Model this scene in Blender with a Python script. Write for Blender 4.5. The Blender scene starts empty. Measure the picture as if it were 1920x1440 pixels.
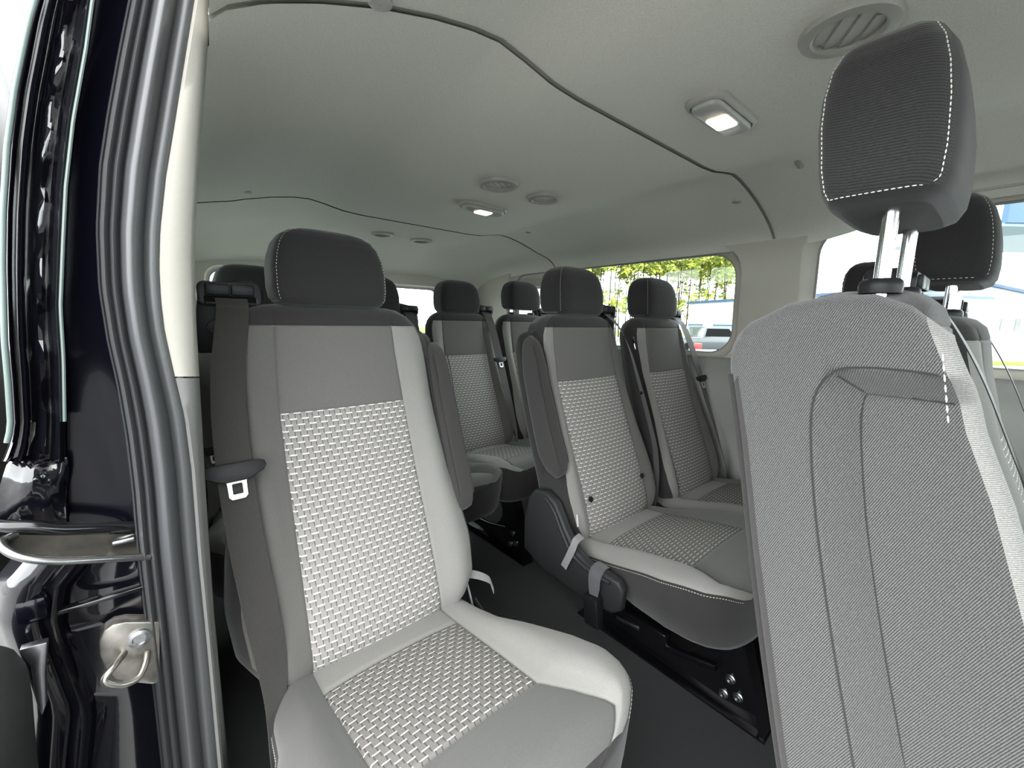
import bpy, bmesh, math, random
import numpy as np
from mathutils import Vector, Matrix
random.seed(7)
SC = bpy.context.scene
COL = SC.collection
PI = math.pi

# ------------------------------------------------------------------ camera
F = 780.0
YAW, PITCH, ROLL = math.radians(40.6), math.radians(-8.64), math.radians(1.13)
CAM = np.array([0.0, 0.0, 0.92])
fw = np.array([math.sin(YAW)*math.cos(PITCH), math.cos(YAW)*math.cos(PITCH), math.sin(PITCH)])
rt = np.array([math.cos(YAW), -math.sin(YAW), 0.0]); up = np.cross(rt, fw)
r2 = math.cos(ROLL)*rt + math.sin(ROLL)*up
u2 = -math.sin(ROLL)*rt + math.cos(ROLL)*up
cd = bpy.data.cameras.new('camera'); co = bpy.data.objects.new('camera', cd); COL.objects.link(co)
cd.sensor_fit = 'HORIZONTAL'; cd.sensor_width = 36.0; cd.lens = F/1920*36
cd.clip_start = 0.01; cd.clip_end = 500
M = Matrix(((r2[0], u2[0], -fw[0], CAM[0]), (r2[1], u2[1], -fw[1], CAM[1]), (r2[2], u2[2], -fw[2], CAM[2]), (0, 0, 0, 1)))
co.matrix_world = M
SC.camera = co

def at(u, v, ax, val):
    """where the sight line through a point of the photograph meets a plane of the van"""
    d = r2*((u-960)/F) + u2*(-(v-720)/F) + fw
    i = 'xyz'.index(ax); t = (val-CAM[i])/d[i]
    p = CAM + t*d
    return (float(p[0]), float(p[1]), float(p[2]))

# ------------------------------------------------------------------ world, light, exposure
SC.view_settings.view_transform = 'Standard'
SC.view_settings.look = 'None'
SC.view_settings.exposure = 0.70
SC.view_settings.gamma = 1.0
SC.view_settings.use_curve_mapping = False
W = bpy.data.worlds.new('world'); SC.world = W; W.use_nodes = True
nt = W.node_tree; nt.nodes.clear()
wo = nt.nodes.new('ShaderNodeOutputWorld'); wb = nt.nodes.new('ShaderNodeBackground')
tc = nt.nodes.new('ShaderNodeTexCoord'); sp = nt.nodes.new('ShaderNodeSeparateXYZ')
cr = nt.nodes.new('ShaderNodeValToRGB')
nt.links.new(tc.outputs['Generated'], sp.inputs[0]); nt.links.new(sp.outputs['Z'], cr.inputs[0])
cr.color_ramp.elements[0].position = 0.0; cr.color_ramp.elements[0].color = (0.93, 0.97, 1.0, 1)
cr.color_ramp.elements[1].position = 0.9; cr.color_ramp.elements[1].color = (1.0, 1.0, 1.0, 1)
nt.links.new(cr.outputs[0], wb.inputs['Color']); wb.inputs['Strength'].default_value = 7.0
nt.links.new(wb.outputs[0], wo.inputs[0])

# ------------------------------------------------------------------ materials
def nodes(name):
    m = bpy.data.materials.new(name); m.use_nodes = True
    n = m.node_tree; b = n.nodes['Principled BSDF']
    return m, n, b
def setc(b, c, rough=.5, metal=0., spec=.5):
    b.inputs['Base Color'].default_value = (*c, 1); b.inputs['Roughness'].default_value = rough
    b.inputs['Metallic'].default_value = metal; b.inputs['Specular IOR Level'].default_value = spec
def N(n, t, **kw):
    x = n.nodes.new(t)
    for k, v in kw.items():
        if k in x.bl_rna.properties: setattr(x, k, v)
        else: x.inputs[k].default_value = v
    return x
def math_(n, op, a, b=None, c=None):
    x = n.nodes.new('ShaderNodeMath'); x.operation = op
    for i, q in enumerate((a, b, c)):
        if q is None: continue
        if isinstance(q, (int, float)): x.inputs[i].default_value = q
        else: n.links.new(q, x.inputs[i])
    return x.outputs[0]
def plastic(name, c, rough=.5, spec=.5, metal=0., grain=0., gscale=600., var=.04, coat=0.):
    m, n, b = nodes(name); setc(b, c, rough, metal, spec)
    t = N(n, 'ShaderNodeTexCoord'); no = N(n, 'ShaderNodeTexNoise', Scale=gscale, Detail=3.)
    n.links.new(t.outputs['Object'], no.inputs['Vector'])
    mx = N(n, 'ShaderNodeMixRGB', blend_type='MULTIPLY'); mx.inputs[0].default_value = var*4
    mx.inputs[1].default_value = (*c, 1)
    n.links.new(no.outputs[0], mx.inputs[2]); n.links.new(mx.outputs[0], b.inputs['Base Color'])
    if grain:
        bp = N(n, 'ShaderNodeBump', Strength=grain, Distance=.001)
        n.links.new(no.outputs[0], bp.inputs['Height']); n.links.new(bp.outputs[0], b.inputs['Normal'])
    b.inputs['Coat Weight'].default_value = coat; b.inputs['Coat Roughness'].default_value = .03
    return m
def fabric(name, c, scale=900., contrast=.5, bump=.35, sheen=.15):
    m, n, b = nodes(name); setc(b, c, .92, 0, .15)
    t = N(n, 'ShaderNodeTexCoord'); no = N(n, 'ShaderNodeTexNoise', Scale=scale, Detail=2.)
    n.links.new(t.outputs['Object'], no.inputs['Vector'])
    r = N(n, 'ShaderNodeMapRange'); n.links.new(no.outputs[0], r.inputs[0])
    r.inputs[1].default_value = .3; r.inputs[2].default_value = .7
    r.inputs[3].default_value = 1-contrast*.5; r.inputs[4].default_value = 1+contrast*.4
    mx = N(n, 'ShaderNodeVectorMath', operation='SCALE'); mx.inputs[0].default_value = c
    n.links.new(r.outputs[0], mx.inputs['Scale']); n.links.new(mx.outputs[0], b.inputs['Base Color'])
    bp = N(n, 'ShaderNodeBump', Strength=bump, Distance=.0008)
    n.links.new(no.outputs[0], bp.inputs['Height']); n.links.new(bp.outputs[0], b.inputs['Normal'])
    b.inputs['Sheen Weight'].default_value = sheen; b.inputs['Sheen Roughness'].default_value = .5
    return m
def twill(name, c, per=.0032, ang=(1., .8), contrast=.5, rough=.9):
    """diagonal rib fabric, ribs laid out on the cloth's own UV (metres)"""
    m, n, b = nodes(name); setc(b, c, rough, 0, .15)
    uv = N(n, 'ShaderNodeUVMap'); s = N(n, 'ShaderNodeSeparateXYZ'); n.links.new(uv.outputs[0], s.inputs[0])
    no = N(n, 'ShaderNodeTexNoise', Scale=700., Detail=2.); n.links.new(uv.outputs[0], no.inputs['Vector'])
    a = math_(n, 'MULTIPLY', s.outputs[0], ang[0]); bb = math_(n, 'MULTIPLY_ADD', s.outputs[1], ang[1], a)
    bb = math_(n, 'MULTIPLY_ADD', no.outputs[0], per*.5, bb)
    ph = math_(n, 'MULTIPLY', bb, 2*PI/per); sn = math_(n, 'SINE', ph)
    r = N(n, 'ShaderNodeMapRange'); n.links.new(sn, r.inputs[0]); r.inputs[1].default_value = -1
    r.inputs[3].default_value = 1-contrast; r.inputs[4].default_value = 1+contrast*.7
    k = math_(n, 'MULTIPLY', r.outputs[0], math_(n, 'MULTIPLY_ADD', no.outputs[0], .9, .55))
    mx = N(n, 'ShaderNodeVectorMath', operation='SCALE'); mx.inputs[0].default_value = c
    n.links.new(k, mx.inputs['Scale']); n.links.new(mx.outputs[0], b.inputs['Base Color'])
    bp = N(n, 'ShaderNodeBump', Strength=.4, Distance=.0007)
    n.links.new(k, bp.inputs['Height']); n.links.new(bp.outputs[0], b.inputs['Normal'])
    b.inputs['Sheen Weight'].default_value = .2
    return m
def weave(name, base, hi, dark, P=.0205, Q=.0112):
    """basket weave: pale dashes in offset rows, dark short lines under their ends"""
    m, n, b = nodes(name); setc(b, base, .85, 0, .2)
    uv = N(n, 'ShaderNodeUVMap'); s = N(n, 'ShaderNodeSeparateXYZ'); n.links.new(uv.outputs[0], s.inputs[0])
    no = N(n, 'ShaderNodeTexNoise', Scale=260., Detail=2.); n.links.new(uv.outputs[0], no.inputs['Vector'])
    wob = math_(n, 'MULTIPLY_ADD', no.outputs[0], .0012, -.0006)
    vy = math_(n, 'DIVIDE', math_(n, 'ADD', s.outputs[1], wob), -Q)
    row = math_(n, 'FLOOR', vy); fy = math_(n, 'FRACT', vy)
    vx = math_(n, 'MULTIPLY_ADD', row, .4, math_(n, 'DIVIDE', math_(n, 'ADD', s.outputs[0], wob), P))
    fx = math_(n, 'FRACT', vx)
    ind = math_(n, 'MULTIPLY', math_(n, 'GREATER_THAN', fx, .04), math_(n, 'LESS_THAN', fx, .62))
    dash = math_(n, 'MULTIPLY', ind, math_(n, 'LESS_THAN', fy, .21))
    below = math_(n, 'MULTIPLY', math_(n, 'GREATER_THAN', fy, .21), math_(n, 'LESS_THAN', fy, 1.0))
    e1 = math_(n, 'LESS_THAN', math_(n, 'ABSOLUTE', math_(n, 'SUBTRACT', fx, .10)), .035)
    e2 = math_(n, 'LESS_THAN', math_(n, 'ABSOLUTE', math_(n, 'SUBTRACT', fx, .55)), .035)
    dk = math_(n, 'MULTIPLY', below, math_(n, 'MAXIMUM', e1, e2))
    fade = N(n, 'ShaderNodeMapRange'); n.links.new(fy, fade.inputs[0]); fade.inputs[1].default_value = .2
    fade.inputs[3].default_value = .78; fade.inputs[4].default_value = 1.08
    inner = math_(n, 'MULTIPLY', ind, 1.0)
    tone = N(n, 'ShaderNodeMapRange'); n.links.new(inner, tone.inputs[0])
    tone.inputs[3].default_value = 1.03
    n.links.new(fade.outputs[0], tone.inputs[4])
    fine = N(n, 'ShaderNodeTexNoise', Scale=1400., Detail=1.); n.links.new(uv.outputs[0], fine.inputs['Vector'])
    tt = math_(n, 'MULTIPLY', tone.outputs[0], math_(n, 'MULTIPLY_ADD', fine.outputs[0], .5, .75))
    sc = N(n, 'ShaderNodeVectorMath', operation='SCALE'); sc.inputs[0].default_value = base
    n.links.new(tt, sc.inputs['Scale'])
    m1 = N(n, 'ShaderNodeMixRGB'); n.links.new(dk, m1.inputs[0]); n.links.new(sc.outputs[0], m1.inputs[1]); m1.inputs[2].default_value = (*dark, 1)
    m2 = N(n, 'ShaderNodeMixRGB'); n.links.new(dash, m2.inputs[0]); n.links.new(m1.outputs[0], m2.inputs[1]); m2.inputs[2].default_value = (*hi, 1)
    n.links.new(m2.outputs[0], b.inputs['Base Color'])
    hgt = math_(n, 'SUBTRACT', math_(n, 'MULTIPLY', dash, .5), dk)
    bp = N(n, 'ShaderNodeBump', Strength=.5, Distance=.0012)
    n.links.new(hgt, bp.inputs['Height']); n.links.new(bp.outputs[0], b.inputs['Normal'])
    return m
def glass_mat(name, tint, gloss=.06):
    m = bpy.data.materials.new(name); m.use_nodes = True; n = m.node_tree; n.nodes.clear()
    o = N(n, 'ShaderNodeOutputMaterial'); mix = N(n, 'ShaderNodeMixShader'); tr = N(n, 'ShaderNodeBsdfTransparent'); gl = N(n, 'ShaderNodeBsdfGlossy')
    tr.inputs[0].default_value = (*tint, 1); gl.inputs['Roughness'].default_value = .01
    fr = N(n, 'ShaderNodeFresnel', IOR=1.45)
    n.links.new(fr.outputs[0], mix.inputs[0]); n.links.new(tr.outputs[0], mix.inputs[1]); n.links.new(gl.outputs[0], mix.inputs[2])
    n.links.new(mix.outputs[0], o.inputs[0]); return m
def emit(name, c, s):
    m, n, b = nodes(name); setc(b, c, .4); b.inputs['Emission Color'].default_value = (*c, 1); b.inputs['Emission Strength'].default_value = s
    return m

MT = {}
MT['headliner'] = fabric('headliner', (.66, .665, .60), 420., .16, .25, .0)
MT['beige_trim'] = plastic('beige_trim', (.50, .485, .42), .55, .3, grain=.25, gscale=900)
MT['lower_trim'] = plastic('lower_trim', (.30, .30, .285), .6, .3, grain=.3, gscale=900)
MT['carpet'] = fabric('carpet', (.026, .026, .027), 700., .8, .6, .15)
MT['bolster'] = fabric('bolster', (.190, .187, .175), 1100., .3)
MT['upper'] = fabric('upper', (.105, .102, .096), 1100., .3)
MT['shell'] = fabric('shell', (.024, .0235, .0225), 1000., .45)
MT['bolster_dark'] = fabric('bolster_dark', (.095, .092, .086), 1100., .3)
MT['door_trim'] = plastic('door_trim', (.055, .058, .05), .6, .3, grain=.2)
MT['front_panel'] = fabric('front_panel', (.095, .095, .09), 1100., .3)
MT['headrest'] = fabric('headrest', (.019, .0185, .018), 1100., .5)
MT['arm'] = fabric('arm', (.036, .034, .033), 1000., .4)
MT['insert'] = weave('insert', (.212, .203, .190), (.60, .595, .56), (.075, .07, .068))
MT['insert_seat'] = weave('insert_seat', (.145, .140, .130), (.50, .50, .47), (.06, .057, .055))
MT['twill'] = twill('twill', (.074, .073, .072), per=.0019, ang=(1., .42), contrast=.72)
MT['twill_fine'] = twill('twill_fine', (.026, .0255, .025), .0026, (.12, 1.), .35)
MT['webbing_light'] = twill('webbing_light', (.20, .20, .20), .0016, (0., 1.), .3)
MT['webbing_grey'] = twill('webbing_grey', (.085, .085, .09), .0016, (0., 1.), .4)
MT['light_woven'] = twill('light_woven', (.20, .195, .185), .0018, (.2, 1.), .35)
MT['belt'] = twill('belt', (.030, .028, .026), .0022, (0., 1.), .35, .6)
MT['stitch'] = plastic('stitch', (.62, .60, .55), .7)
MT['chrome'] = plastic('chrome', (.66, .67, .68), .14, metal=1., var=0)
MT['steel'] = plastic('steel', (.42, .43, .44), .3, metal=1., var=.1)
MT['tongue'] = plastic('tongue', (.66, .67, .68), .35, metal=.9, var=.05)
MT['black_plastic'] = plastic('black_plastic', (.010, .010, .011), .45, .22, grain=.1)
MT['grey_plastic'] = plastic('grey_plastic', (.021, .022, .0225), .5, .25, grain=.2, gscale=1200)
MT['gloss_black'] = plastic('gloss_black', (.004, .004, .005), .16, .5)
MT['paint'] = plastic('paint', (.0015, .0015, .003), .15, .16, var=0, coat=.08)
MT['rubber'] = plastic('rubber', (.045, .047, .048), .36, .5, grain=.1, gscale=300)
MT['dark'] = plastic('dark', (.006, .006, .006), .9, .1)
MT['vent'] = plastic('vent', (.36, .36, .32), .45, .4)
MT['lamp_body'] = plastic('lamp_body', (.40, .41, .38), .35, .5)
MT['lamp_lens'] = emit('lamp_lens', (1.0, .86, .62), 3.0)
MT['lamp_led'] = emit('lamp_led', (1.0, .93, .82), 14.0)
MT['pillar_beige'] = plastic('pillar_beige', (.30, .29, .255), .6, .25, grain=.25, gscale=1100)
MT['pillar_grey'] = plastic('pillar_grey', (.13, .13, .125), .6, .3, grain=.3, gscale=900)
MT['striker'] = plastic('striker', (.42, .40, .36), .32, metal=.9, var=.2, gscale=60)
MT['edge'] = plastic('edge', (.09, .12, .11), .3, .5)
MT['paint_gloss'] = plastic('paint_gloss', (.0025, .0025, .004), .10, .5, var=0, coat=.6)
MT['track_metal'] = plastic('track_metal', (.16, .15, .13), .35, metal=.8, var=.15, gscale=60)
MT['dark_steel'] = plastic('dark_steel', (.20, .20, .20), .25, metal=.9, var=.1)
MT['cap'] = plastic('cap', (.018, .018, .018), .6, .3, grain=.4, gscale=900)
MT['glass'] = glass_mat('glass', (.86, .95, .92))
MT['seam'] = plastic('seam', (.30, .30, .27), .8)

# ------------------------------------------------------------------ mesh helpers
def link(name, me, mat, parent=None, smooth=True, sharp=40):
    if isinstance(me, bmesh.types.BMesh):
        bm = me; me = bpy.data.meshes.new(name); bm.to_mesh(me); bm.free()
    o = bpy.data.objects.new(name, me); COL.objects.link(o)
    if mat is not None: me.materials.clear(); me.materials.append(MT[mat] if isinstance(mat, str) else mat)
    if smooth:
        me.shade_smooth(); me.set_sharp_from_angle(angle=math.radians(sharp))
    if parent is not None: o.parent = parent
    return o
def tag(o, label=None, cat=None, group=None, kind=None):
    if label: o['label'] = label
    if cat: o['category'] = cat
    if group: o['group'] = group
    if kind: o['kind'] = kind
    return o
def empty(name, loc=(0, 0, 0), **kw):
    o = bpy.data.objects.new(name, None); COL.objects.link(o); o.location = loc; o.empty_display_size = .05
    return tag(o, **kw)
def pydata(name, vs, fs, mat, parent=None, uv=None, smooth=True, sharp=40):
    me = bpy.data.meshes.new(name); me.from_pydata([tuple(v) for v in vs], [], fs); me.update()
    if uv is not None:
        l = me.uv_layers.new(name='UVMap')
        vi = np.zeros(len(me.loops), dtype=np.int32); me.loops.foreach_get('vertex_index', vi)
        l.data.foreach_set('uv', np.array(uv, dtype=np.float32)[vi].ravel())
    return link(name, me, mat, parent, smooth, sharp)
def grid(name, rows, mat, parent=None, closed=False, caps=False, uv=None, flip=False, sharp=50, smooth=True, thick=0):
    """rows: list of equal-length point lists"""
    m = len(rows[0]); vs = [p for r in rows for p in r]; fs = []
    for i in range(len(rows)-1):
        for j in range(m if closed else m-1):
            a, b = i*m+j, i*m+(j+1) % m; c, d = b+m, a+m
            fs.append((a, d, c, b) if flip else (a, b, c, d))
    if caps:
        f0 = list(range(m)); f1 = [(len(rows)-1)*m+j for j in range(m)]
        fs.append(f0 if flip else f0[::-1]); fs.append(f1[::-1] if flip else f1)
    u = [q for r in uv for q in r] if uv else None
    o = pydata(name, vs, fs, mat, parent, u, smooth, sharp)
    if thick:
        md = o.modifiers.new('s', 'SOLIDIFY'); md.thickness = thick; md.offset = -1
    return o
def tube(name, path, r, mat, parent=None, n=12, closed=False, flat=None):
    """round (or flat=(a,b) elliptical) tube along a path"""
    P = [Vector(p) for p in path]; rows = []; nrm = None
    for i, p in enumerate(P):
        if closed: t = (P[(i+1) % len(P)]-P[i-1])
        else: t = (P[min(i+1, len(P)-1)]-P[max(i-1, 0)])
        t.normalize()
        if nrm is None: nrm = t.orthogonal().normalized() if flat is None else Vector(flat[2])
        nrm = (nrm-t*nrm.dot(t)).normalized(); b = t.cross(nrm)
        ra, rb = (r, r) if flat is None else flat[:2]
        rows.append([tuple(p+nrm*ra*math.cos(2*PI*k/n)+b*rb*math.sin(2*PI*k/n)) for k in range(n)])
    if closed: rows.append(rows[0])
    return grid(name, rows, mat, parent, closed=True, caps=not closed, flip=False)
def smoothpath(pts, k=6):
    P = [Vector(p) for p in pts]; out = []
    for i in range(len(P)-1):
        p0, p1, p2, p3 = P[max(i-1, 0)], P[i], P[i+1], P[min(i+2, len(P)-1)]
        for j in range(k):
            t = j/k
            out.append(tuple(.5*((2*p1)+(p2-p0)*t+(2*p0-5*p1+4*p2-p3)*t*t+(3*p1-p0-3*p2+p3)*t**3)))
    out.append(tuple(P[-1])); return out
def ribbon(name, path, w, side, mat, parent=None, th=.0014, k=6, wid=None):
    """webbing: path of centre points, `side` = list/one vector across the width"""
    P = smoothpath(path, k) if k > 1 else path
    S = side if isinstance(side, list) else [side]*len(path)
    n = len(P); rows = []; uv = []; L = 0
    for i, p in enumerate(P):
        f = i/(n-1)*(len(S)-1); a = int(min(f, len(S)-2)) if len(S) > 1 else 0; t = f-a
        s = (Vector(S[a])*(1-t)+Vector(S[min(a+1, len(S)-1)])*t).normalized()
        tg = (Vector(P[min(i+1, n-1)])-Vector(P[max(i-1, 0)])).normalized(); nn = tg.cross(s).normalized()
        ww = w if wid is None else np.interp(i/(n-1), *zip(*wid))
        if i: L += (Vector(p)-Vector(P[i-1])).length
        row = []; ur = []
        for q, zz in ((-.5, .5), (-.25, .5), (0, .5), (.25, .5), (.5, .5), (.5, -.5), (0, -.5), (-.5, -.5)):
            row.append(tuple(Vector(p)+s*ww*q+nn*th*zz)); ur.append((ww*q, L))
        rows.append(row); uv.append(ur)
    return grid(name, rows, mat, parent, closed=True, caps=True, uv=uv, sharp=60)
def rbox(name, size, loc, mat, parent=None, r=.004, seg=2, rot=None):
    bm = bmesh.new(); bmesh.ops.create_cube(bm, size=1)
    bmesh.ops.scale(bm, vec=size, verts=bm.verts)
    if r: bmesh.ops.bevel(bm, geom=bm.edges[:], offset=min(r, min(size)*.45), segments=seg, profile=.5, affect='EDGES')
    if rot is not None: bmesh.ops.rotate(bm, cent=(0, 0, 0), matrix=rot, verts=bm.verts)
    bmesh.ops.translate(bm, vec=loc, verts=bm.verts)
    return link(name, bm, mat, parent)
def rotm(ax, deg): return Matrix.Rotation(math.radians(deg), 3, ax)
def prism(name, pts, ax, a, b, mat, parent=None, holes=(), bevel=0., seg=2):
    """polygon pts in the plane across axis ax, from a to b; holes = polygons"""
    def P(p, t): return {'x': (t, p[0], p[1]), 'y': (p[0], t, p[1]), 'z': (p[0], p[1], t)}[ax]
    bm = bmesh.new(); E = []
    for poly in [pts]+list(holes):
        vs = [bm.verts.new(P(p, a)) for p in poly]
        E += [bm.edges.new((vs[i], vs[(i+1) % len(vs)])) for i in range(len(vs))]
    bmesh.ops.triangle_fill(bm, use_beauty=True, use_dissolve=False, edges=E)
    ex = bmesh.ops.extrude_face_region(bm, geom=bm.faces[:])
    d = Vector(P((0, 0), b))-Vector(P((0, 0), a))
    bmesh.ops.translate(bm, vec=d, verts=[g for g in ex['geom'] if isinstance(g, bmesh.types.BMVert)])
    bmesh.ops.recalc_face_normals(bm, faces=bm.faces[:])
    bmesh.ops.dissolve_limit(bm, angle_limit=.01, verts=bm.verts[:], edges=bm.edges[:])
    if bevel:
        ed = [e for e in bm.edges if len(e.link_faces) == 2 and e.calc_face_angle(0) > 1.0]
        bmesh.ops.bevel(bm, geom=ed, offset=bevel, segments=seg, profile=.5, affect='EDGES', clamp_overlap=True)
    return link(name, bm, mat, parent, sharp=35)
def rrect(x0, x1, y0, y1, r, n=6):
    out = []
    for cx, cy, a0 in ((x1-r, y1-r, 0), (x0+r, y1-r, 90), (x0+r, y0+r, 180), (x1-r, y0+r, 270)):
        for k in range(n+1):
            a = math.radians(a0+90*k/n); out.append((cx+r*math.cos(a), cy+r*math.sin(a)))
    return out
def lathe(name, prof, mat, parent=None, loc=(0, 0, 0), n=28, rot=None, caps=False):
    rows = []
    for r, z in prof:
        row = []
        for k in range(n):
            v = Vector((r*math.cos(2*PI*k/n), r*math.sin(2*PI*k/n), z))
            if rot is not None: v = rot @ v
            row.append((v.x+loc[0], v.y+loc[1], v.z+loc[2]))
        rows.append(row)
    return grid(name, rows, mat, parent, closed=True, caps=caps, sharp=35)
def stitches(name, path, parent, gap=.0075, ln=.0048, r=.0007, mat='stitch'):
    P = [Vector(p) for p in path]; d = [0]
    for i in range(1, len(P)): d.append(d[-1]+(P[i]-P[i-1]).length)
    vs = []; fs = []; s = gap*.5
    def q(t):
        i = int(np.searchsorted(d, t)); i = max(1, min(i, len(P)-1)); f = (t-d[i-1])/max(1e-9, d[i]-d[i-1])
        return P[i-1].lerp(P[i], f)
    while s+ln < d[-1]:
        a, b = q(s), q(s+ln); t = (b-a).normalized(); n1 = t.orthogonal().normalized(); n2 = t.cross(n1); k = len(vs)
        for p, rr in ((a, r*.5), ((a+b)/2, r), (b, r*.5)):
            for c in range(4): vs.append(tuple(p+n1*rr*math.cos(c*PI/2)+n2*rr*math.sin(c*PI/2)))
        for g in range(2):
            for c in range(4): fs.append((k+g*4+c, k+g*4+(c+1) % 4, k+g*4+4+(c+1) % 4, k+g*4+4+c))
        s += gap
    o = pydata(name, vs, fs, mat, parent); o['kind'] = 'stuff'; return o
def zoned(rows, uvs, zone, mats, parent, closed=True, capz=None, flip=False):
    """one grid split into one mesh per zone"""
    m = len(rows[0]); Z = {}
    for i in range(len(rows)-1):
        for j in range(m if closed else m-1):
            j2 = (j+1) % m; z = zone(i, j)
            if z is None: continue
            Z.setdefault(z, []).append(((i, j), (i, j2), (i+1, j2), (i+1, j)))
    out = {}
    for z, qs in Z.items():
        idx = {}; vs = []; uv = []; fs = []
        for q in qs:
            f = []
            for k in q:
                if k not in idx: idx[k] = len(vs); vs.append(rows[k[0]][k[1]]); uv.append(uvs[k[0]][k[1]])
                f.append(idx[k])
            fs.append(f[::-1] if flip else f)
        if capz and z == capz[0]:
            for ri in capz[1]:
                f = []
                for j in range(m):
                    k = (ri, j)
                    if k not in idx: idx[k] = len(vs); vs.append(rows[ri][j]); uv.append(uvs[ri][j])
                    f.append(idx[k])
                fs.append(f if ri else f[::-1])
        nm, mt = mats[z]; out[z] = pydata(nm, vs, fs, mt, parent, uv, sharp=60)
    return out
def itp(z, tab):
    if tab[0][0] > tab[-1][0]: tab = tab[::-1]
    return float(np.interp(z, [t[0] for t in tab], [t[1] for t in tab]))
def sm(t): t = max(0., min(1., t)); return t*t*(3-2*t)

# ================================================================== SETTING
WX = 1.80            # driver's side wall
# floor
fl = prism('floor', [(.03, -1.6), (1.9, -1.6), (1.9, 2.6), (.03, 2.6)], 'z', -.05, 0, 'carpet'); fl['kind'] = 'structure'
fl['label'] = 'black carpet floor of the van running between the seats'
# ceiling: three headliner panels with recessed joints
PX = [(0, 0), (.26, .0), (.33, .004), (.40, .017), (.455, .025), (.51, .020), (.58, .006), (.66, -.016), (.74, -.045), (.80, -.072), (.845, -.10), (.875, -.135)]
def ceil_z(x, y):
    zc = itp(y, [(-1.6, 1.36), (.0, 1.352), (.6, 1.350), (1.73, 1.326), (2.15, 1.32), (2.3, 1.29), (2.4, 1.245), (2.5, 1.19)])
    d = abs(x-.93)
    e = itp(d, PX)
    if y > 2.1: e *= 1-.55*sm((y-2.1)/.4)
    if y < 2.3: e += (1.350-zc)*.9*sm((d-.68)/.17)*(1-sm((y-2.0)/.3))
    if y < .5 and x > 1.5: e += .068*sm((.5-y)/.35)*sm((d-.68)/.17)
    return zc+e
ce = empty('ceiling', kind='structure', label='grey fabric headliner in three panels with recessed joints')
xmin = lambda y: itp(y, [(-2, .06), (.3, .06), (.45, .060), (.60, .0725), (.68, .080), (.76, .055), (3, .055)])
xs = [.055+.0175*i for i in range(101)]
for y0, y1 in ((-1.6, .597), (.603, 1.727), (1.733, 2.5)):
    ny = max(6, int((y1-y0)/.05)); rows = []
    ys = [y0, y0+.002, y0+.006, y0+.014]+[y0+.014+(y1-y0-.028)*k/ny for k in range(1, ny)]+[y1-.014, y1-.006, y1-.002, y1]
    for y in ys:
        e = min(y-y0, y1-y); lift = .006*(1-min(1, (y1-y)/.008))**2
        if y0 < -1 and y < 0: lift = 0
        if y1 > 2.4 and y > 2.3: lift = 0
        rows.append([(max(x, xmin(y)), y, ceil_z(max(x, xmin(y)), y)+lift) for x in xs])
    grid('headliner_panel', rows, 'headliner', ce, flip=False, thick=0)
for ya in (.585, 1.715):
    grid('joint', [[(max(x, xmin(y)), y, ceil_z(max(x, xmin(y)), y)+.0045) for x in xs[::2]] for y in (ya, ya+.03)], 'seam', ce)
# roof skin above, keeps daylight out
rows = []
for y in (-1.65, -.5, .62, .66, 1.5, 2.2, 2.6):
    r_ = [(x, y, ceil_z(min(max(x, .1), 1.76), y)+.05) for x in (.17, .3, .93, 1.5, 1.72)]
    r_ = ([(.095, y, 1.295), (.088, y, 1.345)] if y < .64 else [(-.065, y, 1.29), (-.03, y, 1.345)])+r_+[(1.84, y, 1.36), (1.885, y, 1.33)]
    rows.append(r_)
rf = grid('roof_skin', rows, 'paint', ce); rf.data.materials.clear(); rf.data.materials.append(MT['paint'])

def window(name, side, ax, plane, y0, y1, z0, z1, r, depth, flare, label, tilt=0.):
    """rounded opening: reveal from the trim face out to the pane"""
    w = empty(name, kind='structure', label=label)
    A = rrect(y0, y1, z0, z1, r, 8); B = rrect(y0+flare, y1-flare, z0+flare, z1-flare*.8, r-flare*.6, 8)
    def P(p, t):
        if ax == 'x': return (plane+t*side+tilt*(p[1]-1.0), p[0], p[1])
        return (p[0], plane+t*side, p[1])
    rows = []
    for k in range(7):
        s = k/6; q = s*s
        rows.append([P((a[0]*(1-q)+b[0]*q, a[1]*(1-q)+b[1]*q), depth*math.sin(s*PI/2)) for a, b in zip(A, B)])
    C = rrect(y0+flare+.006, y1-flare-.006, z0+flare+.006, z1-flare*.8-.006, r-flare*.6-.004, 8)
    grid('window_frame', rows, 'beige_trim', w, closed=True, flip=(side > 0) if ax == 'x' else (side < 0))
    grid('window_seal', [[P(p, depth) for p in B], [P(p, depth+.006) for p in B], [P(p, depth+.006) for p in C], [P(p, depth+.012) for p in C]], 'lower_trim', w, closed=True)
    pydata('pane', [P(p, depth+.010) for p in C], [list(range(len(C)))], 'glass', w, smooth=False)
    return A
def sheared(o, tilt):
    for v in o.data.vertices: v.co.x += tilt*(v.co.z-1.0)
TILT = -.06
# driver's side windows (ahead of, beside and behind the pillar)
W2 = (.705, 2.17, .760, 1.245); W3 = (-.54, .505, .770, 1.303); W4 = (-1.45, -.72, .75, 1.25)
h1 = window('window_1', 1, 'x', WX, *W2, .12, .045, .036, 'long side window behind the pillar with pines outside', TILT)
h2 = window('window_2', 1, 'x', WX, *W3, .12, .045, .036, 'side window beside the nearest row of seats', TILT)
h3 = window('window_3', 1, 'x', WX, *W4, .12, .045, .036, "driver's side front window", TILT)
wr = prism('wall_right', [(-1.6, .66), (2.5, .66), (2.5, 1.262), (2.3, 1.28), (.65, 1.29), (.53, 1.36), (-1.6, 1.36)], 'x', WX, WX+.004, 'beige_trim', holes=[h1, h2, h3])
sheared(wr, TILT); tag(wr, "beige upper trim of the driver's side wall between the windows", kind='structure')
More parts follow.
